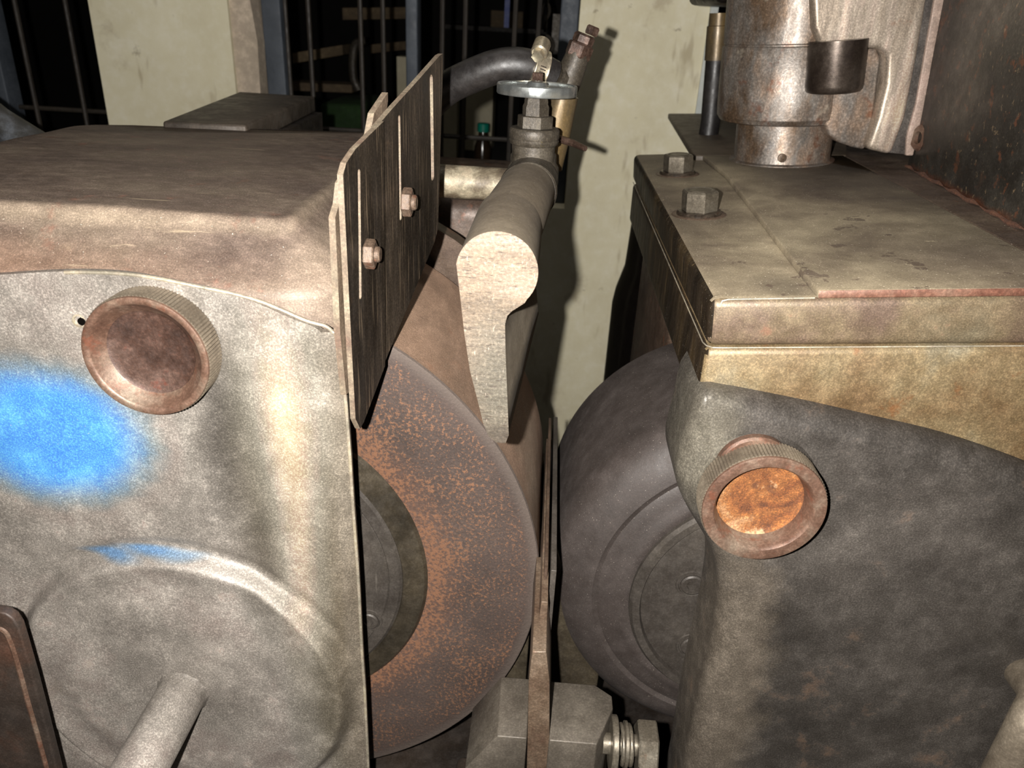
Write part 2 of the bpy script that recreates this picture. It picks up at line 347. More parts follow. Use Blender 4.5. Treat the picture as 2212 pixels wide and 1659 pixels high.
M_darkroom = worn('unlit_room_wall', [(.3, '1b1815'), (.7, '2a2622')], 3, 0, (.9, 1), 0, .1, 20)
M_floor = worn('oily_concrete', [(.3, '3a3630'), (.7, '5a544a')], 3, 0, (.6, .9), .2, .3, 60)
M_wood = worn('old_plank', [(.3, '6a5844'), (.7, '867458')], 10, 0, (.7, .9), .1, .3, 80, stretch=(.2, 1, 2))
M_cream = worn('cream_cabinet', [(.3, 'b8ae90'), (.7, 'd0c8ac')], 6, 0, (.5, .7), 0, .1, 50)
M_white = worn('white_tube', [(.3, 'd8dcd0'), (.7, 'f0f0e8')], 6, 0, (.3, .4), 0, .05, 50)
M_green = worn('green_cap', [(.3, '0a7a66'), (.7, '10947c')], 20, 0, (.35, .5), 0, .1, 50)
M_bottle = worn('brown_bottle', [(.3, '2a2018'), (.7, '3c2e22')], 20, 0, (.1, .2), 0, .1, 50)
M_gloss = worn('black_gloss_motor', [(.3, '0c0a09'), (.7, '1a1613')], 20, .2, (.14, .24), .04, .2)
M_bed = worn('oily_machine_bed', [(.3, '1f1a16'), (.5, '352c25'), (.7, '4a3e34')], 16, .2, (.4, .7), .2, .35)
M_grass = worn('green_cloth', [(.3, '1c3014'), (.7, '2c4a1e')], 10, 0, (.8, 1), .1, .3, 60)

# ================================================================== SETTING
def struct(name, bm, mat, **k):
    o = obj(name, bm, mat, **k); o['kind'] = 'structure'; return o
YW = 1.0; TW = .13; SILL = -.225
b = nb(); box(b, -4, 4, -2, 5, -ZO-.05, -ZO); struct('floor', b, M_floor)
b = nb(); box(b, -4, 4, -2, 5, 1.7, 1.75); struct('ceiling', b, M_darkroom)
# back wall with two window openings, and an opening at its right end
b = nb()
box(b, -4, .0226, YW, YW+TW, -ZO, SILL)
box(b, .0226, .172, YW, YW+TW, -ZO, 1.7)
box(b, -4, .0226, YW, YW+TW, .85, 1.7)
box(b, -.5668, -.3965, YW, YW+TW, SILL, .85)
box(b, -4, -1.6, YW, YW+TW, SILL, .85)
bmesh.ops.remove_doubles(b, verts=b.verts, dist=1e-5)
wb = struct('wall_back', b, M_wall, loc=(0, YW, 0))
# rough plaster return beside the left pier
b = nb(); random.seed(3)
n = 26; zs = [SILL+(.95-SILL)*i/n*1.0 for i in range(n+1)]
pts = [(-.3965, z) for z in zs] + [(-.3685+random.uniform(-.003, .004), z) for z in reversed(zs)]
prism(b, pts, YW+.006, YW+TW); struct('trim_1', b, M_plaster)
b = nb(); box(b, .172, .181, YW-.004, YW+TW, -.45, 1.7); struct('trim_2', b, worn('white_trim', [(.3, 'b4b8b4'), (.7, 'd0d2cc')], 10, 0, (.5, .7), .05, .1, 60))
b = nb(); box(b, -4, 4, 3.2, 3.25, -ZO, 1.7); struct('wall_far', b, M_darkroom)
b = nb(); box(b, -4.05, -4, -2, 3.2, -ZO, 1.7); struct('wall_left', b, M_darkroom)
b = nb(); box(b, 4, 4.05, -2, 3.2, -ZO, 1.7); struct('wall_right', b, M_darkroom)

def window(name, x0, x1, mull, bars, hz, fr, framex):
    o = bpy.data.objects.new(name, None); COL.objects.link(o); o.location = ((x0+x1)/2, YW+.05, SILL+ZO); o['kind'] = 'structure'
    o['_l'] = [(x0+x1)/2, YW+.05, SILL]
    for a, c in framex:
        b = nb(); box(b, a, c, YW+.03, YW+.06, SILL, .85); obj('frame_post', b, M_frame, o, bevel=.002)
    for x in bars:
        b = nb(); tube(b, [(x, YW+.045, SILL), (x+.002, YW+.045, .85)], .0032, 8); obj('grille_bar', b, M_bar, o)
    for z in hz:
        b = nb(); tube(b, [(x0, YW+.050, z), (x1, YW+.050, z)], .003, 8); obj('cross_bar', b, M_bar, o)
    return o
def wx(px, py): return PY(px, py, YW+.045).x
window('window_1', -1.6, -.5668, None, [wx(34, 20), wx(150, 60), wx(-90, 20), wx(-210, 20)], [-.145, .0], 0, [(-1.6, -1.57), (wx(-20, 100), wx(0, 60))])
window('window_2', -.3685, .0226, None, [wx(615, 20), wx(665, 20), wx(777, 20), wx(826, 20), wx(955, 20), wx(1005, 20), wx(1113, 20), wx(1165, 20)], [-.150], 0,
       [(-.367, -.343), (wx(880, 10), wx(906, 10)), (wx(1212, 10), .0222)])

# ---- things in the dark room beyond the grille
def far(name, bm, mat, label, cat, **k):
    o = obj(name, bm, mat, **k); return tag(o, label, cat)
def fbox(px0, py0, px1, py1, y, d=.05):
    a = PY(px0, py0, y); c = PY(px1, py1, y); b = nb(); box(b, min(a.x, c.x), max(a.x, c.x), y, y+d, min(a.z, c.z), max(a.z, c.z)); return b
def fplank(p0, p1, y, h, dd=.08):
    a = PY(*p0, y); c = PY(*p1, y+.1); b = nb()
    v = Vector((0, 0, h/2)); q = Vector((0, dd, 0))
    loft(b, [[a-v, a+v, a+v+q, a-v+q], [c-v, c+v, c+v+q, c-v+q]]); return b
YB = 1.7
# bench that the far objects stand on
zb = PY(1043, 372, YB+.1).z
bench = thing('steel_bench', 'dark steel bench behind the window grille', 'bench', (-.3, 1.9, -ZO))
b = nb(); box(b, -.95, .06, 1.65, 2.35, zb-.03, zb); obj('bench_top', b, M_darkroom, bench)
for x in (-.9, .0):
    for y in (1.7, 2.3):
        b = nb(); box(b, x, x+.04, y-.02, y+.02, -ZO, zb-.03); obj('leg', b, M_bar, bench)
def onbench(px0, py0, px1, y, d=.06):
    a = PY(px0, py0, y); c = PY(px1, py0, y); b = nb(); box(b, a.x, c.x, y, y+d, zb, a.z); return b
far('cream_box', onbench(857, 122, 880, 1.95), M_cream, 'narrow cream box left of the green-capped bottle, seen through grille', 'box')
far('storage_cabinet', onbench(1000, 175, 1066, 2.1, .1), M_cream, 'wide cream cabinet standing behind the green-capped bottle', 'cabinet')
far('cream_strip_panel', onbench(958, 200, 988, 1.95, .05), M_cream, 'dim cream strip panel between dark plate and wide cream cabinet', 'panel')  # plain cream panel standing on the bench
p = PY(1043, 300, YB+.1)
bt = thing('drink_bottle', 'small dark bottle with a green cap beyond the grille', 'bottle', (p.x, YB+.1, zb))
zc = PY(1043, 284, YB+.1).z; zt = PY(1043, 266, YB+.1).z
b = nb(); lathe(b, [(.016, 0), (.019, .004), (.019, (zc-zb)*.62), (.011, (zc-zb)*.9), (.010, zc-zb)], (p.x, YB+.1, zb), (0, 0, 1), 24); obj('bottle_body', b, M_bottle, bt)
b = nb(); lathe(b, [(.0135, 0), (.0135, zt-zc-.002), (.012, zt-zc)], (p.x, YB+.1, zc), (0, 0, 1), 24); obj('bottle_cap', b, M_green, bt, label='green screw cap')
a = PY(605, 122, 1.75); c = PY(605, 212, 1.75)
tl = thing('tube_lamp', 'unlit white tube lamp standing upright behind the blue-grey frame', 'lamp', (a.x, 1.75, zb))
b = nb(); tube(b, [(a.x, 1.75, a.z), (a.x, 1.75, zb)], .0072, 12); obj('glass_tube', b, M_white, tl)
b = nb(); lathe(b, [(.0076, 0), (.0076, .012), (.003, .014)], (a.x, 1.75, a.z), (0, 0, 1), 12); obj('end_cap', b, M_copper, tl)
far('wooden_plank', fplank((632, 126), (740, 108), 1.9, .022), M_wood, 'upper pale plank seen through the grille, sloping up right', 'plank')['group'] = 'planks behind the window grille'
far('wooden_plank', fplank((612, 186), (760, 192), 1.9, .018), M_wood, 'lower pale plank lying level behind the grille above green cloth', 'plank')['group'] = 'planks behind the window grille'
far('wooden_beam', fplank((740, 30), (885, 28), 2.2, .028), M_wood, 'highest brown beam seen through the grille, near top of photo', 'beam')['group'] = 'beams behind the window grille'
far('wooden_beam', fplank((800, 106), (880, 98), 2.1, .02), M_wood, 'brown beam just left of the middle blue-grey frame post', 'beam')['group'] = 'beams behind the window grille'
b = nb(); c_ = PY(770, 140, 1.8)
pa = [PY(x, y, 1.8) for x, y in ((790, 88), (768, 96), (762, 130), (764, 170), (775, 195))]
tube(b, spline(pa, 6), .009, 10); far('bent_pipe', b, M_pipe, 'pale bent pipe hanging behind the grille beside the planks', 'pipe')
b = nb(); box(b, PY(690, 235, 1.7).x, PY(790, 235, 1.7).x, 1.7, 1.95, zb, PY(690, 222, 1.7).z)
far('green_cloth', b, M_grass, 'dark green folded cloth on the bench behind the grille', 'cloth', bevel=.01)
def chain(px, n, y):
    p = PY(px, -60, y); t = thing('hanging_hook', 'dim steel hook and chain hanging near the right window frame', 'hook', (p.x, y, p.z))
    for i in range(n):
        c0 = p + Vector((0, 0, -.02*i)); b = nb()
        ring = [c0+Vector((math.cos(a)*.006*(1 if i % 2 else .2), math.cos(a)*.006*(.2 if i % 2 else 1), math.sin(a)*.012)) for a in [2*math.pi*k/12 for k in range(13)]]
        tube(b, ring, .0025, 6, cap=False); obj('chain_link', b, M_pipe, t)
    q = p + Vector((0, 0, -.02*n)); b = nb()
    hk = [q+Vector((math.sin(a)*.016, 0, -.016+math.cos(a)*.016)) for a in [math.pi*k/8 for k in range(13)]]
    tube(b, hk, .004, 8); obj('hook', b, M_pipe, t)
chain(1185, 5, 1.5)
far('hanging_tool', fbox(1195, 30, 1208, 118, 1.5, .01), M_pipe, 'dim grey strap hanging right of the hook behind grille', 'strap')
far('blue_rod', fbox(1092, -30, 1099, 60, 1.6, .006), worn('blue_rod', [(.3, '14245a'), (.7, '1e3478')], 20, 0, (.5, .6), 0, .1), 'thin blue rod hanging behind the grille above the hose', 'rod')
far('metal_shelf', fbox(960, 62, 1240, 68, 2.9, .3), M_bar, 'dim metal shelf board in the back room', 'shelf')
q = PY(1060, 62, 2.95); q2 = PY(1130, 26, 2.95); b = nb(); box(b, q.x, q2.x, 2.95, 3.1, q.z+.001, q2.z)
far('cardboard_carton', b, M_wood, 'dim brown carton on the shelf high behind the grille above the hose', 'carton')

# ================================================================== MACHINE BED
bed = thing('machine_bed', 'dark oily cast bed under both grinding wheels', 'machine bed', (0, .5, -ZO))
b = nb(); box(b, -.62, .62, .16, .78, -.50, -.46); obj('bed_top', b, M_bed, bed, bevel=.006)
b = nb(); box(b, -.58, .58, .20, .74, -ZO, -.50); obj('pedestal', b, M_bed, bed, bevel=.01)
b = nb(); box(b, -.03, .065, .24, .305, -.46, -.385); obj('cross_slide', b, M_bed, bed, bevel=.004)
# ================================================================== GRINDING WHEEL (left)
GS = 1.08
WC = Vector((-.1413, .308, -.2628))*GS
gw = thing('grinding_wheel', 'large rust-speckled grinding wheel at left, half hidden behind the pale guard door', 'grinding wheel', WC)
b = nb(); prof = [(a_*GS, c_*GS) for a_, c_ in [(.085, .004), (.0935, .0005), (.1488, 0), (.1498, .0004), (.1503, .0015), (.15, .004), (.15, .118), (.148, .12), (.08, .12)]]
lathe(b, prof, WC, (0, 1, 0), 128); o = obj('abrasive_disc', b, M_wheel, gw, smooth=25)
o.data.materials.append(M_rim)
for pl in o.data.polygons:
    c = pl.center
    if math.hypot(c.x, c.z) > .1497*GS and c.y > .002: pl.material_index = 1
b = nb(); lathe(b, [(a_*GS, c_) for a_, c_ in [(.080, -.0005), (.0815, -.003), (.092, -.0015), (.0935, .0005), (.0935, .006), (.07, .006)]], WC, (0, 1, 0), 96); obj('flange_ring', b, M_flange, gw, smooth=25)
b = nb(); lathe(b, [(a_*GS, c_) for a_, c_ in [(0, -.0035), (.0735, -.0035), (.074, -.0030), (.0745, -.0035), (.0795, -.0035), (.0812, -.0018), (.0812, .002), (0, .002)]], WC, (0, 1, 0), 96); hp = obj('hub_plate', b, M_hub, gw, smooth=20)
def cap_screw(parent, c, r, mat):
    b = nb(); lathe(b, [(r*1.42, .0006), (r*1.34, -.0007), (r*1.16, -.0007), (r*1.06, .0008)], c, (0, 1, 0), 32); o = obj('screw_seat', b, M_hub, parent)
    b = nb(); lathe(b, [(r, .001), (r, -.0012), (r*.86, -.0018), (r*.5, -.0018), (r*.48, .0)], c, (0, 1, 0), 24, cap=(0, 0))
    lathe(b, [(r*.5, -.0007), (0, -.0007)], c, (0, 1, 0), 24, cap=(0, 0)); lathe(b, [(r*.56, -.0018), (r*.50, -.0017), (r*.46, .0)], c, (0, 1, 0), 6, cap=(0, 0)); return obj('socket_screw', b, mat, parent, smooth=30)
for k in range(6):
    a = math.radians(-23 + 60*k); cap_screw(gw, WC+Vector((math.cos(a)*.0685*GS, -.0035, math.sin(a)*.0685*GS)), .0056, M_hub)

# ================================================================== REGULATING WHEEL (right)
RC = Vector((.1335, .3506, -.2923))
rw = thing('regulating_wheel', 'smooth dark rubber regulating wheel at right, half hidden behind the grey casting', 'regulating wheel', RC)
prof = [(.066, -.004), (.0725, -.0075), (.0765, -.0078), (.079, -.0062), (.0835, -.0050), (.0885, -.0040), (.0900, -.0030), (.0915, -.0034), (.093, -.0042), (.0985, -.0030), (.1045, -.0004), (.109, .0028), (.1128, .0072), (.1155, .013), (.1169, .020), (.1169, .111), (.115, .113), (.06, .113)]
b = nb(); lathe(b, prof, RC, (0, 1, 0), 128); obj('rubber_disc', b, M_rubber, rw, smooth=40)
b = nb(); lathe(b, [(.0655, -.0085), (.0665, -.0118), (.0705, -.0120), (.0722, -.0098), (.0724, -.004), (.06, -.004)], RC, (0, 1, 0), 96); obj('flange_ring', b, M_hub, rw, smooth=25)
b = nb(); lathe(b, [(.0235, -.0045), (.0235, -.0085), (.0245, -.0092), (.060, -.0092), (.0650, -.0086), (.066, -.0075), (.066, -.003), (.0235, -.003)], RC, (0, 1, 0), 96); obj('hub_plate', b, M_hub, rw, smooth=20)
b = nb(); lathe(b, [(0, -.002), (.012, -.002), (.014, -.0045), (.0225, -.0045), (.0225, .0)], RC, (0, 1, 0), 48); obj('spindle_nut', b, M_flange, rw, smooth=25)
for q in ((1495, 1262), (1494, 1395)):
    p = PY(*q, RC.y-.0092); cap_screw(rw, p, .0066, M_hub)
for k in range(4):
    a = math.radians(35-35*k*1.0) ; cap_screw(rw, RC+Vector((math.cos(a)*.038, -.0092, math.sin(a)*.038)), .0066, M_hub)

# ================================================================== LEFT WHEEL GUARD
gd = thing('wheel_guard', 'dusty brown cast guard with pale grey door, blue spray patch and rusty knob', 'machine guard', L_GUARD)
# housing: thick roof slab with a front skirt, big soft bevel, its right end drops beside the plate
def housing():
    b = nb()
    def ring(t, z):
        yf = .316-.026*t; xr_ = -.1065+.0283*t; xl = -.322-.028*t; r = .008+.022*t; rb = .010+.004*t
        yb = lambda x: .5405+(x+.2536)*.22+.004*t
        p = []
        for k in range(13):
            u = k/12; p.append((xl+r+(xr_-r-xl-r)*u, yf))
        for k in range(1, 11):
            a = math.pi/2*k/10; p.append((xr_-r+r*math.sin(a), yf+r-r*math.cos(a)))
        for k in range(1, 8): p.append((xr_, yf+r+(yb(xr_)-rb-yf-r)*k/7))
        for k in range(1, 7):
            a = math.pi/2*k/6; p.append((xr_-rb+rb*math.cos(a), yb(xr_)-rb+rb*math.sin(a)))
        for k in range(1, 9):
            x = xr_-rb+(xl+rb-xr_+rb)*k/8; p.append((x, yb(x)))
        for k in range(1, 7):
            a = math.pi/2*k/6; p.append((xl+rb-rb*math.sin(a), yb(xl)-rb+rb*math.cos(a)))
        for k in range(1, 8): p.append((xl, yb(xl)-rb+(yf+r-yb(xl)+rb)*k/7))
        for k in range(1, 10):
            a = math.pi/2*k/10; p.append((xl+r-r*math.cos(a), yf+r-r*math.sin(a)))
        return [(x, y, z+.0004*math.sin(x*60)+.0004*math.sin(y*70+1)) for x, y in p]
    rs = [ring(-.14, -.0818), ring(-.05, -.0820), ring(0, -.0826), ring(.04, -.0842)]
    for k in range(1, 9):
        t = .04+.96*k/8; rs.append(ring(t, -.0842-.0225*((t-.04)/.96)**.9))
    rs += [ring(1.02, -.110), ring(1.02, -.128), ring(.9, -.128)]
    loft(b, rs)
    box(b, -.345, -.0795, .505, .518, -.46, -.127); box(b, -.35, -.343, .30, .505, -.46, -.127)
    return b
obj('housing', housing(), M_top, gd, smooth=60)
# rear shell and scroll behind the wheel
b = nb(); pts = [(WC.x+.178*math.cos(a), WC.z+.178*math.sin(a)) for a in [math.radians(-95+5*k) for k in range(55)]]
pts = [(WC.x+.182*math.cos(a), WC.z+.182*math.sin(a)) for a in [math.radians(52+6*k) for k in range(36)]]
prism(b, pts, .470, .485); obj('rear_shell', b, M_brown, gd, smooth=30)

def door_y(x, z):
    y = .285
    # swell towards the right, then roll back at the edge
    e = max(0, (x+.098)/.020)
    y += .0050*min(1, e)**2.2
    y += .0022*math.exp(-((x+.128)/.010)**2)*min(1, max(0, (-z-.14)/.03))
    dx, dz = x+.170, z+.3235; r = math.hypot(dx, dz)
    if r < .0875:
        t = min(1, (.0875-r)/.0070); y -= .0078*(t*t*(3-2*t))
        y += .0022*math.exp(-((r-.070)/.010)**2)
    y += .0014*math.exp(-((r-.0895)/.003)**2)
    y += .0006*math.sin(x*90)*math.sin(z*60+1)
    return y
top = spline([(x, 0, z) for x, z in [(-.34, -.135), (-.28, -.114), (-.2172, -.1047), (-.1673, -.1003), (-.135, -.1040), (-.1121, -.1083), (-.094, -.1150), (-.0865, -.1175), (-.0836, -.1205)]], 12)
def ztop(x):
    for p, q in zip(top, top[1:]):
        if p.x <= x <= q.x: return p.z+(q.z-p.z)*(x-p.x)/(q.x-p.x+1e-9)
    return top[-1].z if x > top[-1].x else top[0].z
def xr(z):
    pr = [(-.1175, -.0838), (-.124, -.0818), (-.15, -.0803), (-.1812, -.0795), (-.24, -.0788), (-.3, -.0784), (-.3704, -.0782), (-.45, -.078)]
    if z >= pr[0][0]: return pr[0][1]
    for (a, xa), (c, xc) in zip(pr, pr[1:]):
        if a >= z >= c: return xa+(xc-xa)*(a-z)/(a-c)
    return pr[-1][1]
b = nb(); NX, NZ = 240, 280; grid = []
for j in range(NZ+1):
    row = []
    for i in range(NX+1):
        u = i/NX; x = -.34+(-.0782+.34)*u; zt = ztop(min(x, -.0836)); v = j/NZ
        z = zt+(-.46-zt)*v
        x2 = -.34+(xr(z)+.34)*u
        row.append(b.verts.new((x2, door_y(x2, z), z)))
    grid.append(row)
for j in range(NZ):
    for i in range(NX): b.faces.new([grid[j][i], grid[j][i+1], grid[j+1][i+1], grid[j+1][i]])
gr = bmesh.ops.extrude_face_region(b, geom=b.faces[:])
bmesh.ops.translate(b, vec=(0, .0035, 0), verts=[v for v in gr['geom'] if isinstance(v, bmesh.types.BMVert)])
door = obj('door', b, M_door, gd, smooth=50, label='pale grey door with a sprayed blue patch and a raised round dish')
# worn bright lip along the door edge
lip = [(x+.0002, door_y(x, z)-.0002, z) for z in [-.1206-.33*k/60 for k in range(61)] for x in [xr(z)-.0003]]
lip = [(q.x, door_y(q.x, q.z)-.0001, q.z-.0002) for q in top[30:]] + lip
b = nb(); tube(b, lip, .0008, 8); obj('worn_lip', b, M_edge, door)
hc = PY(400, 1486, .2795)
b = nb(); lathe(b, [(.0150, .003), (.0146, 0), (.0132, -.0025), (.0122, -.006), (.0122, -.085), (.011, -.087), (0, -.087)], hc, (0, 1, 0), 48, rmod=lambda i, k: 1+(.03*math.sin(i*1.7)+.03*math.sin(i*2.9) if k < 3 else 0))
obj('handle_bar', b, M_door, door, smooth=40)
hp_ = PY(172, 693, .2848)
b = nb(); lathe(b, [(.0030, -.0004), (.0022, -.0006), (.0018, .001), (.0016, .001)], hp_, (0, 1, 0), 20, cap=(0, 0)); obj('grease_nipple', b, M_edge, door)
b = nb(); lathe(b, [(0, -.0009), (.0016, -.0009), (.0017, .0)], hp_+Vector((.0012, 0, 0)), (0, 1, 0), 20, cap=(0, 0)); obj('grease_hole', b, M_gloss, door, label='small black hole')

def knob(parent, c, mrec, depth, back, ri=.78, rf=.70):
    """knurled dished knob; c is the centre of its front rim"""
    R = .0261
    b = nb(); prof = [(R*.985, back), (R, back-.0008), (R, .0014), (R*.985, .0004)]
    lathe(b, prof, c, (0, 1, 0), 220, rmod=lambda i, k: (1.0 if i % 2 else .978) if k in (1, 2) else .985, cap=(1, 0))
    k1 = obj('knurled_band', b, M_knurl, parent, smooth=15)
    b = nb(); lathe(b, [(R*.984, .0008), (R*.975, 0), (R*.94, -.0003), (R*(ri+.02), .0), (R*ri, .0006), (R*(ri-.02), .0016), (R*rf, depth*.97)], c, (0, 1, 0), 96, cap=(0, 0)); obj('knob_rim', b, M_knob, parent, smooth=40)
    b = nb(); lathe(b, [(R*(rf+.012), depth*.90), (R*(rf-.02), depth), (R*(rf-.12), depth*1.03), (R*.3, depth*1.12), (0, depth*1.15)], c, (0, 1, 0), 96, cap=(0, 0)); obj('knob_recess', b, mrec, parent, smooth=50)
kl = bpy.data.objects.new('clamp_knob', None); COL.objects.link(kl); kl.parent = gd; kc = Vector((-.1557, .2718, -.1307)); kl.location = kc-Vector(L_GUARD); kl['_l'] = list(kc-Vector(L_GUARD)); kl['label'] = 'round knurled knob with a dark rusty dished face'
knob(kl, kc, M_dish, .0058, .0135, .855, .68)

# ================================================================== LOWER LEFT BRACKET
b = nb(); pts = [(-.34, -.245)]+[(PY(x, y, .25).x, PY(x, y, .25).z) for x, y in [(0, 1319), (15, 1323), (30, 1333), (42, 1352), (52, 1385), (75, 1465), (100, 1560), (125, 1659), (150, 1760)]]+[(-.34, -.39)]
lb = thing('rusty_bracket', 'dark rusty plate with rounded corner at bottom left, in front of the pale door', 'bracket', (-.29, .25, -.39))
prism(b, pts, .249, .254); obj('plate', b, worn('dark_red_rust', [(.3, '3a332e'), (.5, '4e423a'), (.7, '6b4a3a')], 22, .2, (.4, .6), .2, .35), lb, bevel=.001)
b = nb(); rp = [PY(x, y, .2488) for x, y in [(-40, 1350), (5, 1360), (22, 1385), (40, 1440), (62, 1520), (85, 1600), (112, 1700)]]
tube(b, spline(rp, 5), .0012, 8); obj('raised_bead', b, M_knob, lb)
b = nb(); box(b, -.34, -.26, .25, .278, -.40, -.385); obj('foot', b, M_brown, lb)

# ================================================================== SPARK GUARD PLATE
sg = thing('spark_guard', 'upright sooty slotted steel guard plate beside the left wheel', 'guard plate', (-.07, .35, -.168))
def slotted(name, outline, slots, x0, x1, mat):
    b = nb(); loops = []
    for lp in [outline]+slots:
        vs = [b.verts.new((x0, y, z)) for y, z in lp]; es = [b.edges.new((vs[i], vs[(i+1) % len(vs)])) for i in range(len(vs))]; loops += es
    bmesh.ops.triangle_fill(b, edges=loops, use_beauty=True, normal=(1, 0, 0))
    r = bmesh.ops.extrude_face_region(b, geom=b.faces[:])
    bmesh.ops.translate(b, vec=(x1-x0, 0, 0), verts=[v for v in r['geom'] if isinstance(v, bmesh.types.BMVert)])
    for v in b.verts: v.co.x += (v.co.y-.28)*KP
    o = obj(name, b, mat, sg, smooth=20); o.data.materials.append(M_plateedge)
    for pl in o.data.polygons:
        if abs(pl.normal.x) < .7: pl.material_index = 1
    return o
KP = .22                       # the plate toes in towards the nozzle
def PP(px, py, x):
    d = ray(px, py); return d*((x-.28*KP)/(d.x-KP*d.y))
def yz(pts, x): return [(PP(a, c, x).y, PP(a, c, x).z) for a, c in pts]
def slot(px, py0, py1, x, w_=.0012):
    a = PP(px, py0, x); c = PP(px+3, py1, x); out = []
    for k in range(7): t_ = math.pi*k/6; out.append((a.y+w_*math.cos(t_), a.z+w_*math.sin(t_)))
    for k in range(7): t_ = math.pi+math.pi*k/6; out.append((c.y+w_*math.cos(t_), c.z+w_*math.sin(t_)))
    return out
XF = -.0745
of = yz([(741, 378), (748, 352), (768, 322), (800, 290), (829, 262)], XF)+yz([(832, 600), (832, 790)], XF)+yz([(786, 912), (778, 926), (768, 905), (757, 700), (748, 520)], XF)
slotted('front_plate', of, [slot(775, 372, 640, XF)], XF-.0022, XF, M_sooty)
XR = -.0758
orr = yz([(812, 276), (850, 232), (900, 177), (950, 120), (957, 116), (957, 140), (952, 300), (946, 495), (938, 525), (880, 665), (820, 810), (815, 780)], XR)
slotted('rear_plate', orr, [slot(862, 255, 470, XR), slot(931, 172, 380, XR, .0022)], XR-.0022, XR, M_sooty)
XB = -.0795
ob = yz([(724, 470), (733, 440), (738, 395), (800, 290), (808, 245), (838, 200), (838, 218), (832, 262)], XB)+yz([(905, 480), (860, 640), (770, 830), (748, 853), (735, 720)], XB)
slotted('backing_plate', ob, [], XB-.0025, XB, M_backp)
XC = -.0782
oc = yz([(960, 300), (962, 480), (840, 540), (760, 600), (760, 420), (830, 300), (900, 215)], XC)
for q, r in (((795, 548), .0052), ((876, 436), .0054)):
    c = PP(q[0]-6, q[1], XF); b = nb(); hexa(b, r*1.15, c, (1, 0, 0), .0042, a0=.3)
    o = obj('hex_bolt', b, M_rustbolt, sg, smooth=25)
    b = nb(); lathe(b, [(r*.62, .004), (r*.62, .0056), (r*.5, .0062), (0, .0058)], c, (1, 0, 0), 24); obj('stud_end', b, M_rustbolt, o)

# ================================================================== DARK CHANNEL + DUCT BEHIND THE GUARD
ch = thing('steel_channel', 'dark steel box channel lying behind the left guard, below the pale pier', 'steel channel', (-.22, .66, -.09))
A = PY(350, 262, .60); B = PY(516, 198, .76); C_ = PY(680, 207, .74); D = PY(532, 268, .585)
b = nb(); z0 = -.13
v = Vector((0, 0, -.012)); n_ = [A, B, C_, D]
zt = sum(p.z for p in n_)/4
Tt = [PZ(350, 262, -.078), PZ(516, 198, -.078), PZ(680, 208, -.078), PZ(532, 270, -.078)]
loft(b, [[(p.x, p.y, -.078) for p in Tt], [(p.x, p.y, -.092) for p in Tt]]); obj('channel_top', b, worn('dark_channel', [(.3, '3a332c'), (.6, '544a40'), (.8, '6f6a64')], 16, .2, (.4, .7), .15, .3), ch, bevel=.002)
b = nb(); loft(b, [[(p.x+.006, p.y, -.092) for p in Tt], [(p.x+.006, p.y, -.46) for p in Tt]]); obj('channel_body', b, M_bed, ch)
b = nb(); dp = [(-.52, .56, -.045), (-.45, .565, -.068), (-.40, .57, -.088), (-.345, .575, -.115), (-.30, .58, -.16)]
dp = [PY(-140, 190, .62), PY(-60, 225, .62), PY(0, 268, .62), PY(60, 305, .62), PY(140, 355, .62)]
tube(b, spline(dp, 6), .0135, 20); tag(obj('dark_hose', b, worn('grey_hose', [(.35, '2a2a2a'), (.55, '454442'), (.68, '70747a')], 40, 0, (.45, .6), .2, .3)), 'dusty dark hose passing behind the left guard at far left edge', 'hose')
b = nb(); q = [PY(930, 440, .56), PY(1052, 440, .56)]
b = nb(); box(b, -.16, -.012, .555, .72, -.46, -.118); dk = tag(obj('rear_housing', b, M_brown, loc=(-.15, .6, -.46), bevel=.02, seg=4), 'dark brown cast housing behind the grinding wheel, below the cross pipe', 'machine housing')

# ================================================================== COOLANT NOZZLE
NC = Vector((-.0167, .27, -.0853)); NR = .0151
nz = thing('coolant_nozzle', 'dusty round coolant nozzle with a flat tapering fin between the wheels', 'coolant nozzle', (NC.x, .35, -.157))
b = nb()
arc = []
for k in range(33):
    a = math.radians(180-8-(212)*k/32)  # from left, over the top, to lower right
    arc.append((NC.x+NR*math.cos(a), NC.z+NR*math.sin(a)))
tail_f = xz([(1133, 655), (1106, 672), (1096, 682), (1091, 700), (1092, 760), (1096, 860), (1099, 940), (1092, 957), (1072, 956), (1056, 944), (1044, 915), (1030, 858), (1015, 800), (1003, 720), (994, 640)], .27)
front = arc+tail_f
def back(pts, y, dx, dz, bot):
    out = []
    for x, z in pts:
        k = max(0, min(1, (-.098-z)/.06))
        out.append((x+dx*k if x > -.02 else x+dx*.2*k, y-0*.02*k, z+bot*k))
    return out
r0 = [(x, .27, z) for x, z in front]
def sec(y, f):
    out = []
    for x, z in front:
        if z < -.098:
            k = (-.098-z)/.06
            xx = x+(.0085*f if x > -.019 else 0); out.append((xx, y, -.098-(.098-.098)-k*.06*(1-.45*f)))
        else: out.append((x, y, z))
    return out
loft(b, [r0, sec(.275, .05), sec(.30, .4), sec(.33, .8), sec(.345, 1.0)])
o = obj('nozzle_body', b, M_nozzle, nz, smooth=40)
o.data.materials.append(M_nozface)
for pl in o.data.polygons:
    if pl.normal.y < -.8: pl.material_index = 1
# the face material's origin follows the nozzle; round pipe continues to the tee
b = nb(); lathe(b, [(NR*.99, 0), (NR, .002), (NR, .085), (NR*.99, .0865)], (NC.x, .333, NC.z), (0, 1, 0), 64)
bmesh.ops.transform(b, matrix=Matrix.Translation((0, 0, 0)), verts=b.verts)
for v in b.verts:
    t_ = (v.co.y-.333)/.09; v.co.x += .006*t_; 
obj('round_pipe', b, M_nozzle, nz, smooth=40)

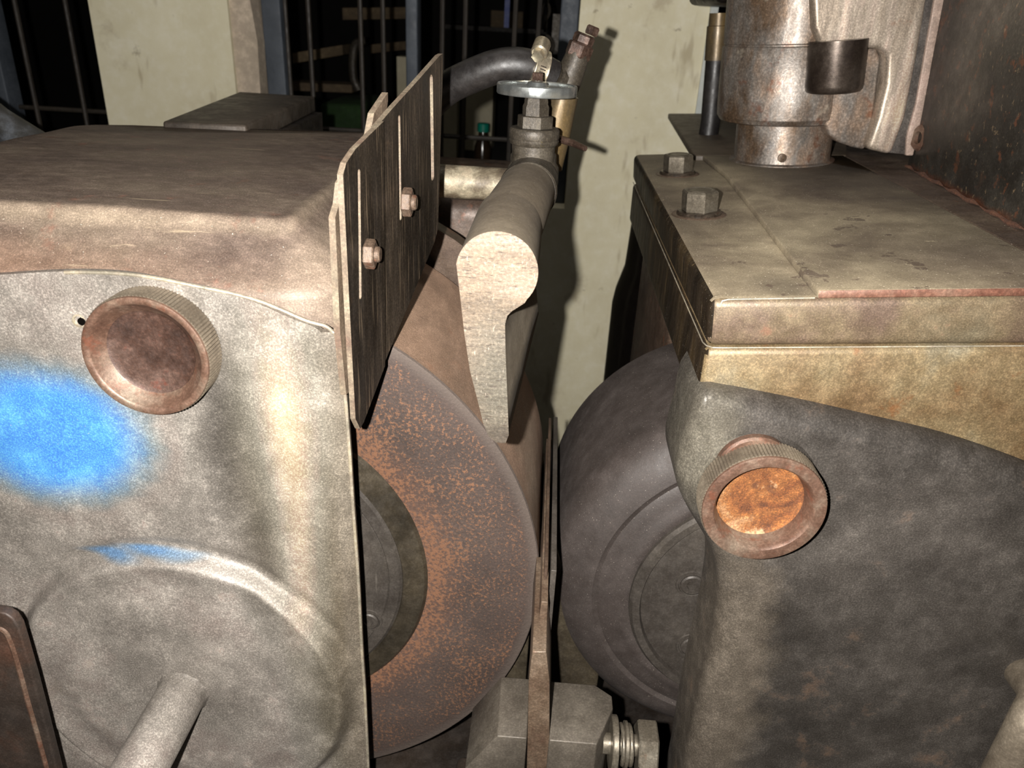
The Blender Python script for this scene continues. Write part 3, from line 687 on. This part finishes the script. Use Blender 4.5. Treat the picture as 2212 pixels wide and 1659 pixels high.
# ================================================================== TEE, VALVE AND PIPES
TC = Vector((-.0098, .44, -.072))
te = thing('pipe_tee', 'dusty cast pipe tee joining nozzle, cross pipe and valve', 'pipe fitting', TC)
b = nb(); lathe(b, [(.0118, -.020), (.0120, -.012), (.0118, .002), (.0121, .0072), (.0134, .0082), (.0138, .0098), (.0134, .0106), (.0138, .0114), (.0138, .0152), (.0130, .0163), (.0095, .0165)], TC, (0, 0, 1), 48); obj('tee_body', b, M_pipe, te, smooth=40)
b = nb(); tube(b, spline([(NC.x+.0060, .416, NC.z), (NC.x+.0068, .430, NC.z+.001), (TC.x+.0005, .441, NC.z+.004), (TC.x, .446, -.070)], 6), [.0150]*5+[.0148]*5+[.0144]*5+[.0130]*3+[.012], 32); obj('tee_elbow', b, M_pipe, te, smooth=50)
b = nb(); lathe(b, [(.0148, 0), (.0157, .001), (.0157, .006), (.0148, .007)], (NC.x+.0058, .412, NC.z), (0, 1, .08), 48); obj('collar', b, M_pipe, te)
cpz = PY(1020, 395, .44).z
b = nb(); lathe(b, [(.0092, 0), (.0092, .068)], (TC.x, .44, cpz), (-1, 0, 0), 40); tag(obj('cross_pipe', b, M_crosspipe, loc=(-.1, .44, cpz)), 'mottled horizontal pipe running from tee behind the slotted plate', 'pipe')
va = thing('gate_valve', 'small gate valve with bright zinc handwheel on top of the pipe tee', 'valve', (TC.x, .44, -.056))
VX = TC.x
def VZ(py): return PY(1155, py, .44).z
b = nb(); hexa(b, .0098, (VX, .44, VZ(277)), (0, 0, 1), VZ(249)-VZ(277), a0=.35, ch=.06); obj('bonnet_nut', b, M_pipe, va, smooth=25)
b = nb(); lathe(b, [(.0074, 0), (.0074, .0045), (.0066, .006), (.0066, .0075), (.0062, .009), (.0072, .0105), (.0064, .013), (.003, .0135)], (VX, .44, VZ(249)), (0, 0, 1), 6, a0=.3); obj('packing_nut', b, M_pipe, va, smooth=30)
b = nb(); lathe(b, [(.0030, 0), (.0030, .0125), (.002, .013), (0, .013)], (VX, .44, VZ(226)), (0, 0, 1), 16); obj('stem', b, M_pipe, va)
hw = nb(); zc = VZ(192)
lathe(hw, [(.0196, -.0024), (.0203, -.0028), (.0213, -.0028), (.0216, -.0022), (.0216, .0020), (.0213, .0025), (.0203, .0025), (.0196, .0020), (.0196, -.0024)], (VX, .44, zc), (0, 0, 1), 72, rmod=lambda i, k: 1-.022*(1 if i % 9 == 0 else 0))
lathe(hw, [(.0205, -.0004), (.0205, .0010), (.006, .0016), (.006, -.0006)], (VX, .44, zc), (0, 0, 1), 72)
lathe(hw, [(.0062, -.002), (.0066, .0), (.0050, .0035), (.003, .0040)], (VX, .44, zc), (0, 0, 1), 24)
obj('handwheel', hw, M_chrome, va, smooth=30, label='bright zinc-plated handwheel')
b = nb(); hexa(b, .0032, (VX, .44, zc+.0040), (0, 0, 1), .0042, ch=.1); obj('wheel_nut', b, M_copper, va, smooth=25, label='small rusty top nut')

A0 = PY(1196, 305, .485); A1 = PY(1216, 205, .485); A2 = PY(1236, 150, .485); A3 = PY(1252, 108, .485); ax = (A2-A0).normalized()
an = thing('angled_pipe', 'leaning brass-stained pipe with a rusted cap behind the handwheel', 'pipe', A0)
b = nb(); tube(b, [A0-(A1-A0)*.6, A0, A1, A1+(A2-A1)*.1], [.0085, .0092, .0094, .0080], 32); obj('lower_tube', b, M_brass, an, smooth=40)
b = nb(); tube(b, [A1-(A1-A0)*.1, A1, A2, A3], [.0086, .0080, .0078, .0066], 32); obj('upper_tube', b, M_pipe, an, smooth=40)
ax3 = (A3-A2).normalized()
b = nb(); hexa(b, .0078, A3-ax3*.004, ax3, .0075, a0=.2, ch=.1); hexa(b, .0062, A3+ax3*.0030, ax3, .006, a0=.5, ch=.2); hexa(b, .0042, A3+ax3*.0085+Vector((.003, 0, 0)), ax3, .005, ch=.2); obj('rusted_cap', b, M_copper, an, smooth=25, label='reddish rusted cap')
H0 = PY(1222, 185, .485); H1 = PY(1180, 158, .478)
b = nb(); tube(b, [H0, H0+(H1-H0)*.25, H0+(H1-H0)*.3, H0+(H1-H0)*.5, H0+(H1-H0)*.55, H0+(H1-H0)*.8, H1], [.0066, .0068, .0082, .0084, .0070, .0078, .0082], 28); obj('barbed_spout', b, M_pipe, an, smooth=30)
b = nb(); tube(b, [PY(1208, 300, .47), PY(1240, 310, .46), PY(1264, 321, .45)], [.0022, .0020, .0016], 10); obj('drain_lever', b, M_copper, an, label='small rusty lever')

hp3 = [PY(x, y, yy) for x, y, yy in [(1192, 166, .478), (1165, 152, .475), (1120, 140, .472), (1070, 145, .472), (1010, 168, .475), (965, 192, .48), (925, 230, .485), (890, 290, .49), (870, 370, .50), (860, 460, .51)]]
b = nb(); tube(b, spline(hp3, 8), .0094, 32); tag(obj('rubber_hose', b, M_hose, loc=hp3[3]), 'thick black rubber hose arching from the leaning pipe behind the slotted plate', 'hose')
CC = PY(1160, 150, .474); cax = (hp3[0]-hp3[2]).normalized()
cl = thing('hose_clamp', 'bright worm-drive hose clamp around the end of the black hose', 'clamp', CC)
b = nb(); lathe(b, [(.0095, -.0042), (.0112, -.0042), (.0114, -.0038), (.0112, -.003), (.0112, .003), (.0114, .0038), (.0112, .0042), (.0095, .0042)], CC, cax, 48)
obj('band', b, M_clamp, cl, smooth=30)
for k in range(7):
    a = -.55+.14*k; b = nb(); u, v_, n_ = basis(cax)
    f = Vector((0, -1, 0)); f = (f-cax*f.dot(cax)).normalized(); g = cax.cross(f)
    if g.z < 0: g = -g
    p = CC+(f*math.cos(a)+g*math.sin(a))*.0112; tt = (-f*math.sin(a)+g*math.cos(a)); nr = (f*math.cos(a)+g*math.sin(a))
    q0 = p-cax*.0017; q1 = p+cax*.0017
    loft(b, [[q0-tt*.0003, q0+tt*.0003, q0+tt*.0003+nr*.0002, q0-tt*.0003+nr*.0002], [q1-tt*.0003, q1+tt*.0003, q1+tt*.0003+nr*.0002, q1-tt*.0003+nr*.0002]])
    obj('worm_slot', b, M_dark, cl)
W0 = PY(1164, 116, .463); W1 = PY(1172, 94, .470)
b = nb(); tube(b, [W0, W0+(W1-W0)*.1, W1], [.0040, .0048, .0048], 20); obj('screw_housing', b, M_clamp, cl, smooth=30)
b = nb(); tube(b, [PY(1161, 124, .4605), W0+(W1-W0)*.05], [.0036, .0034], 6); obj('worm_screw', b, M_clamp, cl, smooth=20)

# ================================================================== WORK REST
wr = thing('work_rest', 'steel work rest with rusty upright blade clamped between the two wheels', 'work rest', (.012, .28, -.385))
zt = -.3138
b = nb(); loft(b, [[(-.0065, .26, zt), (.0078, .26, zt), (.0078, .297, zt), (-.0070, .297, zt)], [(-.0215, .26, -.3385), (.0078, .26, -.3385), (.0078, .297, -.3385), (-.0215, .297, -.3385)], [(-.0225, .26, -.385), (.0078, .26, -.385), (.0078, .297, -.385), (-.0225, .297, -.385)]])
# front face below the top edge leans back towards the chamfer
obj('left_jaw', b, M_block, wr, bevel=.0006, seg=2)
b = nb()
ot = [(.0185, .26), (.0415, .26), (.0505, .282), (.0505, .290), (.0420, .2965), (.0185, .2965)]
loft(b, [[(x, y, zt) for x, y in ot], [(x+(.002 if x > .05 else (.001 if x > .04 else 0)), y, -.385) for x, y in ot]])
obj('right_jaw', b, M_block, wr, bevel=.0006, seg=2)
b = nb(); prism(b, xz([(1142, 1470), (1150, 1408), (1180, 1408), (1187, 1470), (1187, 1700), (1137, 1700)], .262), .262, .33); obj('blade_holder', b, M_blade, wr, bevel=.0004)
b = nb(); prism(b, [(.0075, -.385), (.0160, -.385), (.0150, -.286), (.0138, -.272), (.0132, -.250), (.0100, -.250), (.0094, -.262), (.0085, -.286)], .284, .44); obj('blade', b, M_blade, wr, bevel=.0003)
b = nb(); prism(b, [(.0140, -.385), (.0168, -.385), (.0168, -.244), (.0140, -.244)], .300, .46); obj('guide_strip', b, M_hub, wr, bevel=.0003)
b = nb(); box(b, .0108, .0124, .30, .455, -.250, -.2425); obj('tungsten_tip', b, M_brown, wr)
b = nb(); prism(b, [(-.012, -.385), (.0068, -.385), (.0068, -.290), (.002, -.300), (-.012, -.34)], .345, .360); obj('rear_rib', b, M_flange, wr, bevel=.001)
b = nb(); prism(b, [(.0170, -.385), (.052, -.385), (.052, -.36), (.0170, -.27)], .356, .366); obj('rear_rib', b, M_flange, wr, bevel=.001)
# clamp bolt with washers and spring, along x
bc = Vector((.0500, .272, -.3268))
cb = bpy.data.objects.new('clamp_bolt', None); COL.objects.link(cb); cb.parent = wr; cb['_l'] = list(bc-Vector((.012, .28, -.385))); cb.location = bc-Vector((.012, .28, -.385)); cb['label'] = 'horizontal clamp bolt with spring'
b = nb(); lathe(b, [(.0052, -.004), (.0052, .015)], bc, (1, 0, 0), 24); obj('shank', b, M_steelbolt, cb)
b = nb(); lathe(b, [(.0070, -.0004), (.0132, -.0002), (.0136, .0004), (.0136, .0026), (.0132, .0030), (.0060, .0030)], bc, (1, 0, 0), 40); obj('washer', b, M_steelbolt, cb, smooth=30)
b = nb(); hel = [bc+Vector((.0048+.0060*k/72, math.cos(k*2*math.pi/24)*.0092, math.sin(k*2*math.pi/24)*.0092)) for k in range(73)]
tube(b, hel, .0011, 8); obj('spring', b, M_steelbolt, cb, smooth=50)
b = nb(); lathe(b, [(.0060, .0064), (.0112, .0066), (.0112, .0080), (.006, .0082)], bc, (1, 0, 0), 40); obj('washer', b, M_steelbolt, cb, smooth=30)
b = nb(); hexa(b, .0128, bc+Vector((.0128, 0, 0)), (1, 0, 0), .0098, a0=math.radians(0), ch=.08); obj('bolt_head', b, M_steelbolt, cb, smooth=25, label='bright hexagonal head')

# ================================================================== REGULATING HEAD (right)
hd = thing('regulating_head', 'right-hand wheel head with dusty slide plates, ochre front and dark grey casting', 'machine head', L_HEAD)
def hy(u, w_, y): return (u, y, w_)
# upper block
b = nb()
def uw(pts, y): return [HY(a, c, y) for a, c in pts]
box(b, -.0035, .40, .300, .662, -.0215, 0)
o = obj('upper_block', b, M_ochre2, hd, bevel=.004, seg=3, mtx=HM)
for i, m_ in enumerate((M_cap, M_side)): o.data.materials.append(m_)
for pl in o.data.polygons:
    n_ = HI.to_3x3() @ pl.normal
    pl.material_index = 1 if n_.z > .7 else (2 if n_.x < -.7 else 0)
b = nb(); prism(b, [(-.0038, -.0218), (.40, -.0218), (.40, -.135), (.12, -.085), (.05, -.066), (-.0060, -.054)], .3003, .655)
o = obj('lower_block', b, M_ochre, hd, bevel=.0035, seg=3, mtx=HM)
o.data.materials.append(M_side)
for pl in o.data.polygons:
    n_ = HI.to_3x3() @ pl.normal
    pl.material_index = 1 if (n_.x < -.7 or n_.z < -.5) else 0
# parting line between the blocks, its highlight put into a pale bead
b = nb(); tube(b, [(-.0037, .655, -.0216), (-.0039, .306, -.0216), (-.0030, .3025, -.0216), (-.0008, .3002, -.0216), (.003, .2999, -.0216), (.38, .2999, -.0216)], .00032, 6); obj('parting_edge', b, M_edge, hd, mtx=HM)
b = nb(); tube(b, [(.0008, .3008, -.019), (.0008, .3008, -.004), (.0015, .3006, -.0012), (.004, .3006, -.0006), (.038, .3004, -.0003)], .0004, 6); obj('worn_corner', b, M_edge, hd, mtx=HM)
# raised slide plates on top
P1 = [(.0385, .2985), (.40, .2985), (.40, .303)]
pl1 = [(.0385, .2985), (.1430, .2985), (.1440, .36), (.1495, .62), (.150, .655), (.0455, .655), (.0500, .55), (.0445, .43), (.0395, .33)]
b = nb(); prismz(b, pl1, .0, .0036); o = obj('slide_plate', b, M_headtop, hd, bevel=.0007, seg=2, mtx=HM)
o.data.materials.append(M_redge)
for pl in o.data.polygons:
    if (HI.to_3x3() @ pl.normal).y < -.5: pl.material_index = 1
pl2 = [(.1437, .2985), (.40, .2985), (.40, .655), (.1507, .655), (.1502, .62), (.1447, .36)]
b = nb(); prismz(b, pl2, .0, .0034); o = obj('slide_plate', b, worn('dark_slide_top', [(.25, '3a2e26'), (.5, '5e4c3e'), (.7, '7a6854')], 16, .1, (.5, .75), .12, .4, 700, glint=.6, spots=[(60, .62, .75, '8a5030', .4)]), hd, bevel=.0007, seg=2, mtx=HM)
# flat tongue behind
b = nb(); tz = .004
tp = [HT(1443, 245, tz), HT(1500, 335, tz), HT(1830, 335, tz), HT(1830, 245, tz)]
prismz(b, tp, tz-.006, tz); o = obj('rear_tongue', b, worn('dusty_tongue', [(.3, '4a4036'), (.6, '665848')], 16, .1, (.5, .7), .1, .3), hd, bevel=.0015, mtx=HM)
# hex flange bolts
for q, ro in (((1465, 378), .25), ((1512, 466), .12)):
    u_, y_ = HT(*q); y_ += .004
    bo = bpy.data.objects.new('flange_bolt', None); COL.objects.link(bo); bo.parent = hd
    pw = HM @ Vector((u_, y_, 0)); bo['_l'] = list(pw-Vector(L_HEAD)); bo.location = pw-Vector(L_HEAD)
    b = nb(); lathe(b, [(.0126, 0), (.0128, .0012), (.0118, .0022), (.008, .0026)], (u_, y_, 0), (0, 0, 1), 40); obj('flange', b, M_bolt, bo, mtx=HM)
    b = nb(); hexa(b, .0104, (u_, y_, .002), (0, 0, 1), .0118, a0=ro, ch=.08); lathe(b, [(.0080, .0136), (.0070, .0142), (.0058, .0136), (0, .0136)], (u_, y_, 0), (0, 0, 1), 24); obj('hex_head', b, M_steelbolt, bo, smooth=25, mtx=HM)
    b = nb(); lathe(b, [(.0155, 0), (.0148, .0004), (.012, .0006)], (u_, y_, 0), (0, 0, 1), 40); obj('oil_ring', b, M_brown, bo, mtx=HM)

# casting cover in front of the regulating wheel
co = [(1503, 860), (1495, 885), (1484, 935), (1472, 980), (1463, 1020), (1466, 1060), (1485, 1105), (1515, 1155), (1540, 1200), (1550, 1240), (1555, 1290), (1550, 1340), (1535, 1420), (1515, 1500), (1497, 1580), (1482, 1659), (1472, 1720)]
tp_ = [(2400, 1080), (2212, 1003), (2050, 948), (1900, 912), (1750, 878), (1640, 856), (1560, 842), (1535, 838), (1515, 844)]
YC = .290
lf = [Vector((p.x, 0, p.z)) for p in [PY(a, c, YC+.004) for a, c in co]]
tpv = [Vector((p.x, 0, p.z)) for p in [PY(a, c, YC+.004) for a, c in tp_]]
path = spline(lf, 4); tpath = spline(tpv, 4)
br = Vector((.42, 0, -.46)); bl = Vector((path[-1].x, 0, -.46))
outline = tpath + path[1:] + [bl, br, Vector((.42, 0, tpath[0].z-.03))]
def casting():
    b = nb(); V = [Vector((p.x, p.z)) for p in outline]
    n = len(V)
    # inward offset rings (miter by vertex normal), rounded nose profile
    area_ = sum(V[i].x*V[(i+1) % n].y-V[(i+1) % n].x*V[i].y for i in range(n)); sg_ = 1 if area_ > 0 else -1
    nor = []
    for i in range(n):
        t_ = (V[(i+1) % n]-V[i-1]).normalized(); nor.append(Vector((-t_.y, t_.x))*sg_)
    for _ in range(12): nor = [(nor[i-1]+nor[i]*2+nor[(i+1) % n]).normalized() for i in range(n)]
    Rr = .012; rings = []; cn = V[len(tpath)-1]
    W = [min(1, .22+(v-cn).length/.035) for v in V]
    rings.append([(v.x, YC+.046, v.y) for v in V]); rings.append([(v.x, YC+Rr, v.y) for v in V])
    for k in range(1, 9):
        a = math.pi/2*k/8; off = Rr*(1-math.cos(a)); dy = Rr*math.sin(a)
        rings.append([(V[i].x+nor[i].x*off*W[i], YC+(Rr-dy)*(.35+.65*W[i]) if k < 8 else YC, V[i].y+nor[i].y*off*W[i]) for i in range(n)])
    loft(b, rings); return b
obj('front_casting', casting(), M_cast, hd, smooth=60, label='dark grey rough casting with a dusty lighter left edge')
kR = Vector((.0989, .2718, -.1812))
# boss that carries the knob
b = nb(); lathe(b, [(.0290, .0215), (.0270, .0190), (.0255, .0165), (.0243, .0145), (.0240, .0125)], kR, (0, 1, 0), 72); obj('knob_boss', b, M_cast, hd, smooth=60)
kr = bpy.data.objects.new('clamp_knob', None); COL.objects.link(kr); kr.parent = hd; kr.location = kR-Vector(L_HEAD); kr['_l'] = list(kR-Vector(L_HEAD)); kr['label'] = 'round knurled knob with a bright orange rusty recess'
knob(kr, kR, M_orange, .0088, .0135)
b = nb(); lathe(b, [(.0150, 0), (.0160, .001), (.0160, .004)], kR+Vector((-.004, .0105, .012)), (0, 1, 0), 40); obj('stop_disc', b, M_knob, kr)
# handle at lower right
g0 = PY(2222, 1560, .262); g1 = PY(2140, 1720, .262)
b = nb(); tube(b, spline([g0+Vector((.012, .03, .002)), g0+Vector((.006, .008, .008)), g0, (g0+g1)*.5, g1, g1+(g1-g0)*.6], 6), .0085, 24); obj('pull_handle', b, M_knurl, hd, smooth=50)
# support leg behind the casting
b = nb(); box(b, .085, .30, .47, .655, -.46, -.15); obj('rear_support', b, M_brown, hd, bevel=.008, mtx=None)

# ================================================================== DRESSER COLUMN
dc = thing('dresser_column', 'mottled oily cylindrical column with side bracket on the right-hand slide', 'column', (.175, .60, -.092))
cu, cyy = .1005, .602     # axis in head frame
b = nb(); lathe(b, [(.0375, .0034), (.0375, .0042), (.0345, .0050), (.0342, .0060), (.0342, .040)], (cu, cyy, 0), (0, 0, 1), 96); obj('column_foot', b, M_post, dc, smooth=40, mtx=HM)
b = nb(); lathe(b, [(.030, .034), (.0435, .0320), (.0470, .0330), (.0490, .0362), (.0492, .042), (.0490, .0815), (.0486, .0822), (.0478, .0826), (.0478, .0834), (.0484, .0842), (.0484, .22)], (cu, cyy, 0), (0, 0, 1), 96)
obj('collar', b, M_post, dc, smooth=30, mtx=HM)
YBR = .5555
bo_ = uw([(1742, -120), (1748, 60), (1762, 96), (1800, 102), (1890, 103), (1906, 118), (1902, 178), (1885, 250), (1862, 318), (1915, 330), (1945, 250), (1970, 120), (1990, 0), (2010, -120)], YBR)
def rounded(b, pts, y0, y1): return prism(b, pts, y0, y1)
fil = uw([(1770, 104), (1895, 104), (1903, 130), (1888, 250), (1868, 324), (1840, 318), (1812, 308), (1790, 290), (1775, 250)], .5560)
b = nb(); prism(b, fil, .5560, .63); obj('recessed_web', b, M_post, dc, bevel=.002, seg=3, mtx=HM)
b = nb(); prism(b, bo_, YBR-.009, .65); obj('bracket', b, M_brack, dc, bevel=.0035, seg=4, mtx=HM, bang=30)
b = nb(); prism(b, uw([(1990, -120), (1968, 0), (1948, 120), (1922, 240), (1905, 327), (1950, 331), (1968, 250), (1990, 120), (2012, 0), (2032, -120)], YBR), YBR-.0065, .645); obj('gib_strip', b, M_strip, dc, bevel=.0008, mtx=HM)
b = nb(); prism(b, uw([(2026, -120), (2006, 0), (1985, 120), (1968, 220), (1948, 292), (1946, 332), (1962, 332), (1983, 240), (2008, 100), (2028, 0), (2048, -120)], YBR), YBR-.0085, .64); obj('slide_edge', b, M_pink, dc, bevel=.0008, mtx=HM)
# pin under the shoulder
pu0 = HY(1812, 101, .547); pu1 = HY(1802, 200, .547)
b = nb(); L_ = pu0[1]-pu1[1]; lathe(b, [(0, 0), (.0145, 0), (.0165, .0006), (.0176, .002), (.0180, .0045), (.0182, L_+.004)], (pu1[0], .550, pu1[1]), (pu0[0]-pu1[0], 0, L_), 48); obj('stop_pin', b, M_pin, dc, smooth=50, mtx=HM)
b = nb(); lathe(b, [(.0030, 0), (.0030, .002), (0, .0026)], HM @ Vector((cu-.0085, cyy-.0332, .010)), (0, -1, 0), 16); obj('grub_screw', b, M_post, dc)

# ================================================================== DARK BOX at right
bx = thing('steel_box', 'dark upright steel box with orange rust along its foot, far right', 'steel box', (.45, .5, -.45))
def hb(p, w_=.0034): return HT(p[0], p[1], w_)
q0 = hb((1958, 362)); q1 = hb((2212, 502)); dd = (q1[0]-q0[0], q1[1]-q0[1])
fp = [q0, (q0[0]+dd[0]*1.25, q0[1]+dd[1]*1.25), (.60, q0[1]+dd[1]*1.25), (.60, q0[1]+.03)]
b = nb(); prismz(b, fp, .0036, .30); obj('shell', b, M_box, bx, bevel=.002, seg=2, mtx=HM)
b = nb()
rr_ = [(q0[0]-.0004+dd[0]*t_, q0[1]+dd[1]*t_, .0045+.0006*math.sin(t_*40)) for t_ in [k/24*1.2 for k in range(25)]]
tube(b, rr_, [.0010+.0005*math.sin(k*2.1)+.0004*math.sin(k*5.3) for k in range(25)], 8); obj('rust_seam', b, worn('orange_rust', [(.3, '4e2e1c'), (.6, '7c4c30'), (.8, '987050')], 90, 0, (.8, 1), .6, .4), bx, mtx=HM)
c = PY(1990, 297, .545)
b = nb(); lathe(b, [(.0085, 0), (.0085, .010), (.0070, .012), (.004, .012), (.0035, .006), (0, .006)], c+Vector((.008, 0, 0)), (-1, -.25, 0), 32); obj('hinge_bolt', b, M_knob, bx, smooth=30)
b = nb(); box(b, .27, .60, .36, .64, -.46, -.09); 
# (stands on the slide; hidden foot behind the head)
b.free()

# ================================================================== DARK MOTOR behind the head, hose at the post
b = nb(); mc = (.1285, .745, 0)
lathe(b, [(.028, -.12), (.040, -.135), (.046, -.18), (.0475, -.22), (.054, -.245), (.056, -.26), (.056, -.42), (.05, -.46)], mc, (0, 0, 1), 64)
tag(obj('drive_motor', b, M_gloss, loc=(.1285, .745, -.46), smooth=50), 'glossy black cylindrical body standing behind the right-hand wheel head', 'motor')
hs = thing('hydraulic_hose', 'black hose with a brass fitting between pale wall and column', 'hose', (.165, .74, -.1))
p0 = PY(1552, 55, .74); p1 = PY(1546, 130, .74); p2 = PY(1535, 260, .74)
b = nb(); tube(b, [p0+(p0-p1)*.35, p0, p0+(p1-p0)*.02, p1], [.0085, .0085, .0098, .0098], 20); obj('brass_fitting', b, M_brass, hs, smooth=30, label='brass fitting')
b = nb(); tube(b, [p1, p2, p2+Vector((0, 0, -.03))], .0088, 20); obj('hose_run', b, M_hose, hs)
b = nb(); a = PY(1525, 5, .70); box(b, a.x, a.x+.16, .66, .80, a.z-.001, a.z+.03); tag(obj('cast_arm', b, M_dark, loc=(a.x+.08, .73, a.z), bevel=.006), 'dark cast arm above the hose fitting at top edge, behind column', 'cast arm')

for o in bpy.data.objects:
    if '_l' in o: del o['_l']
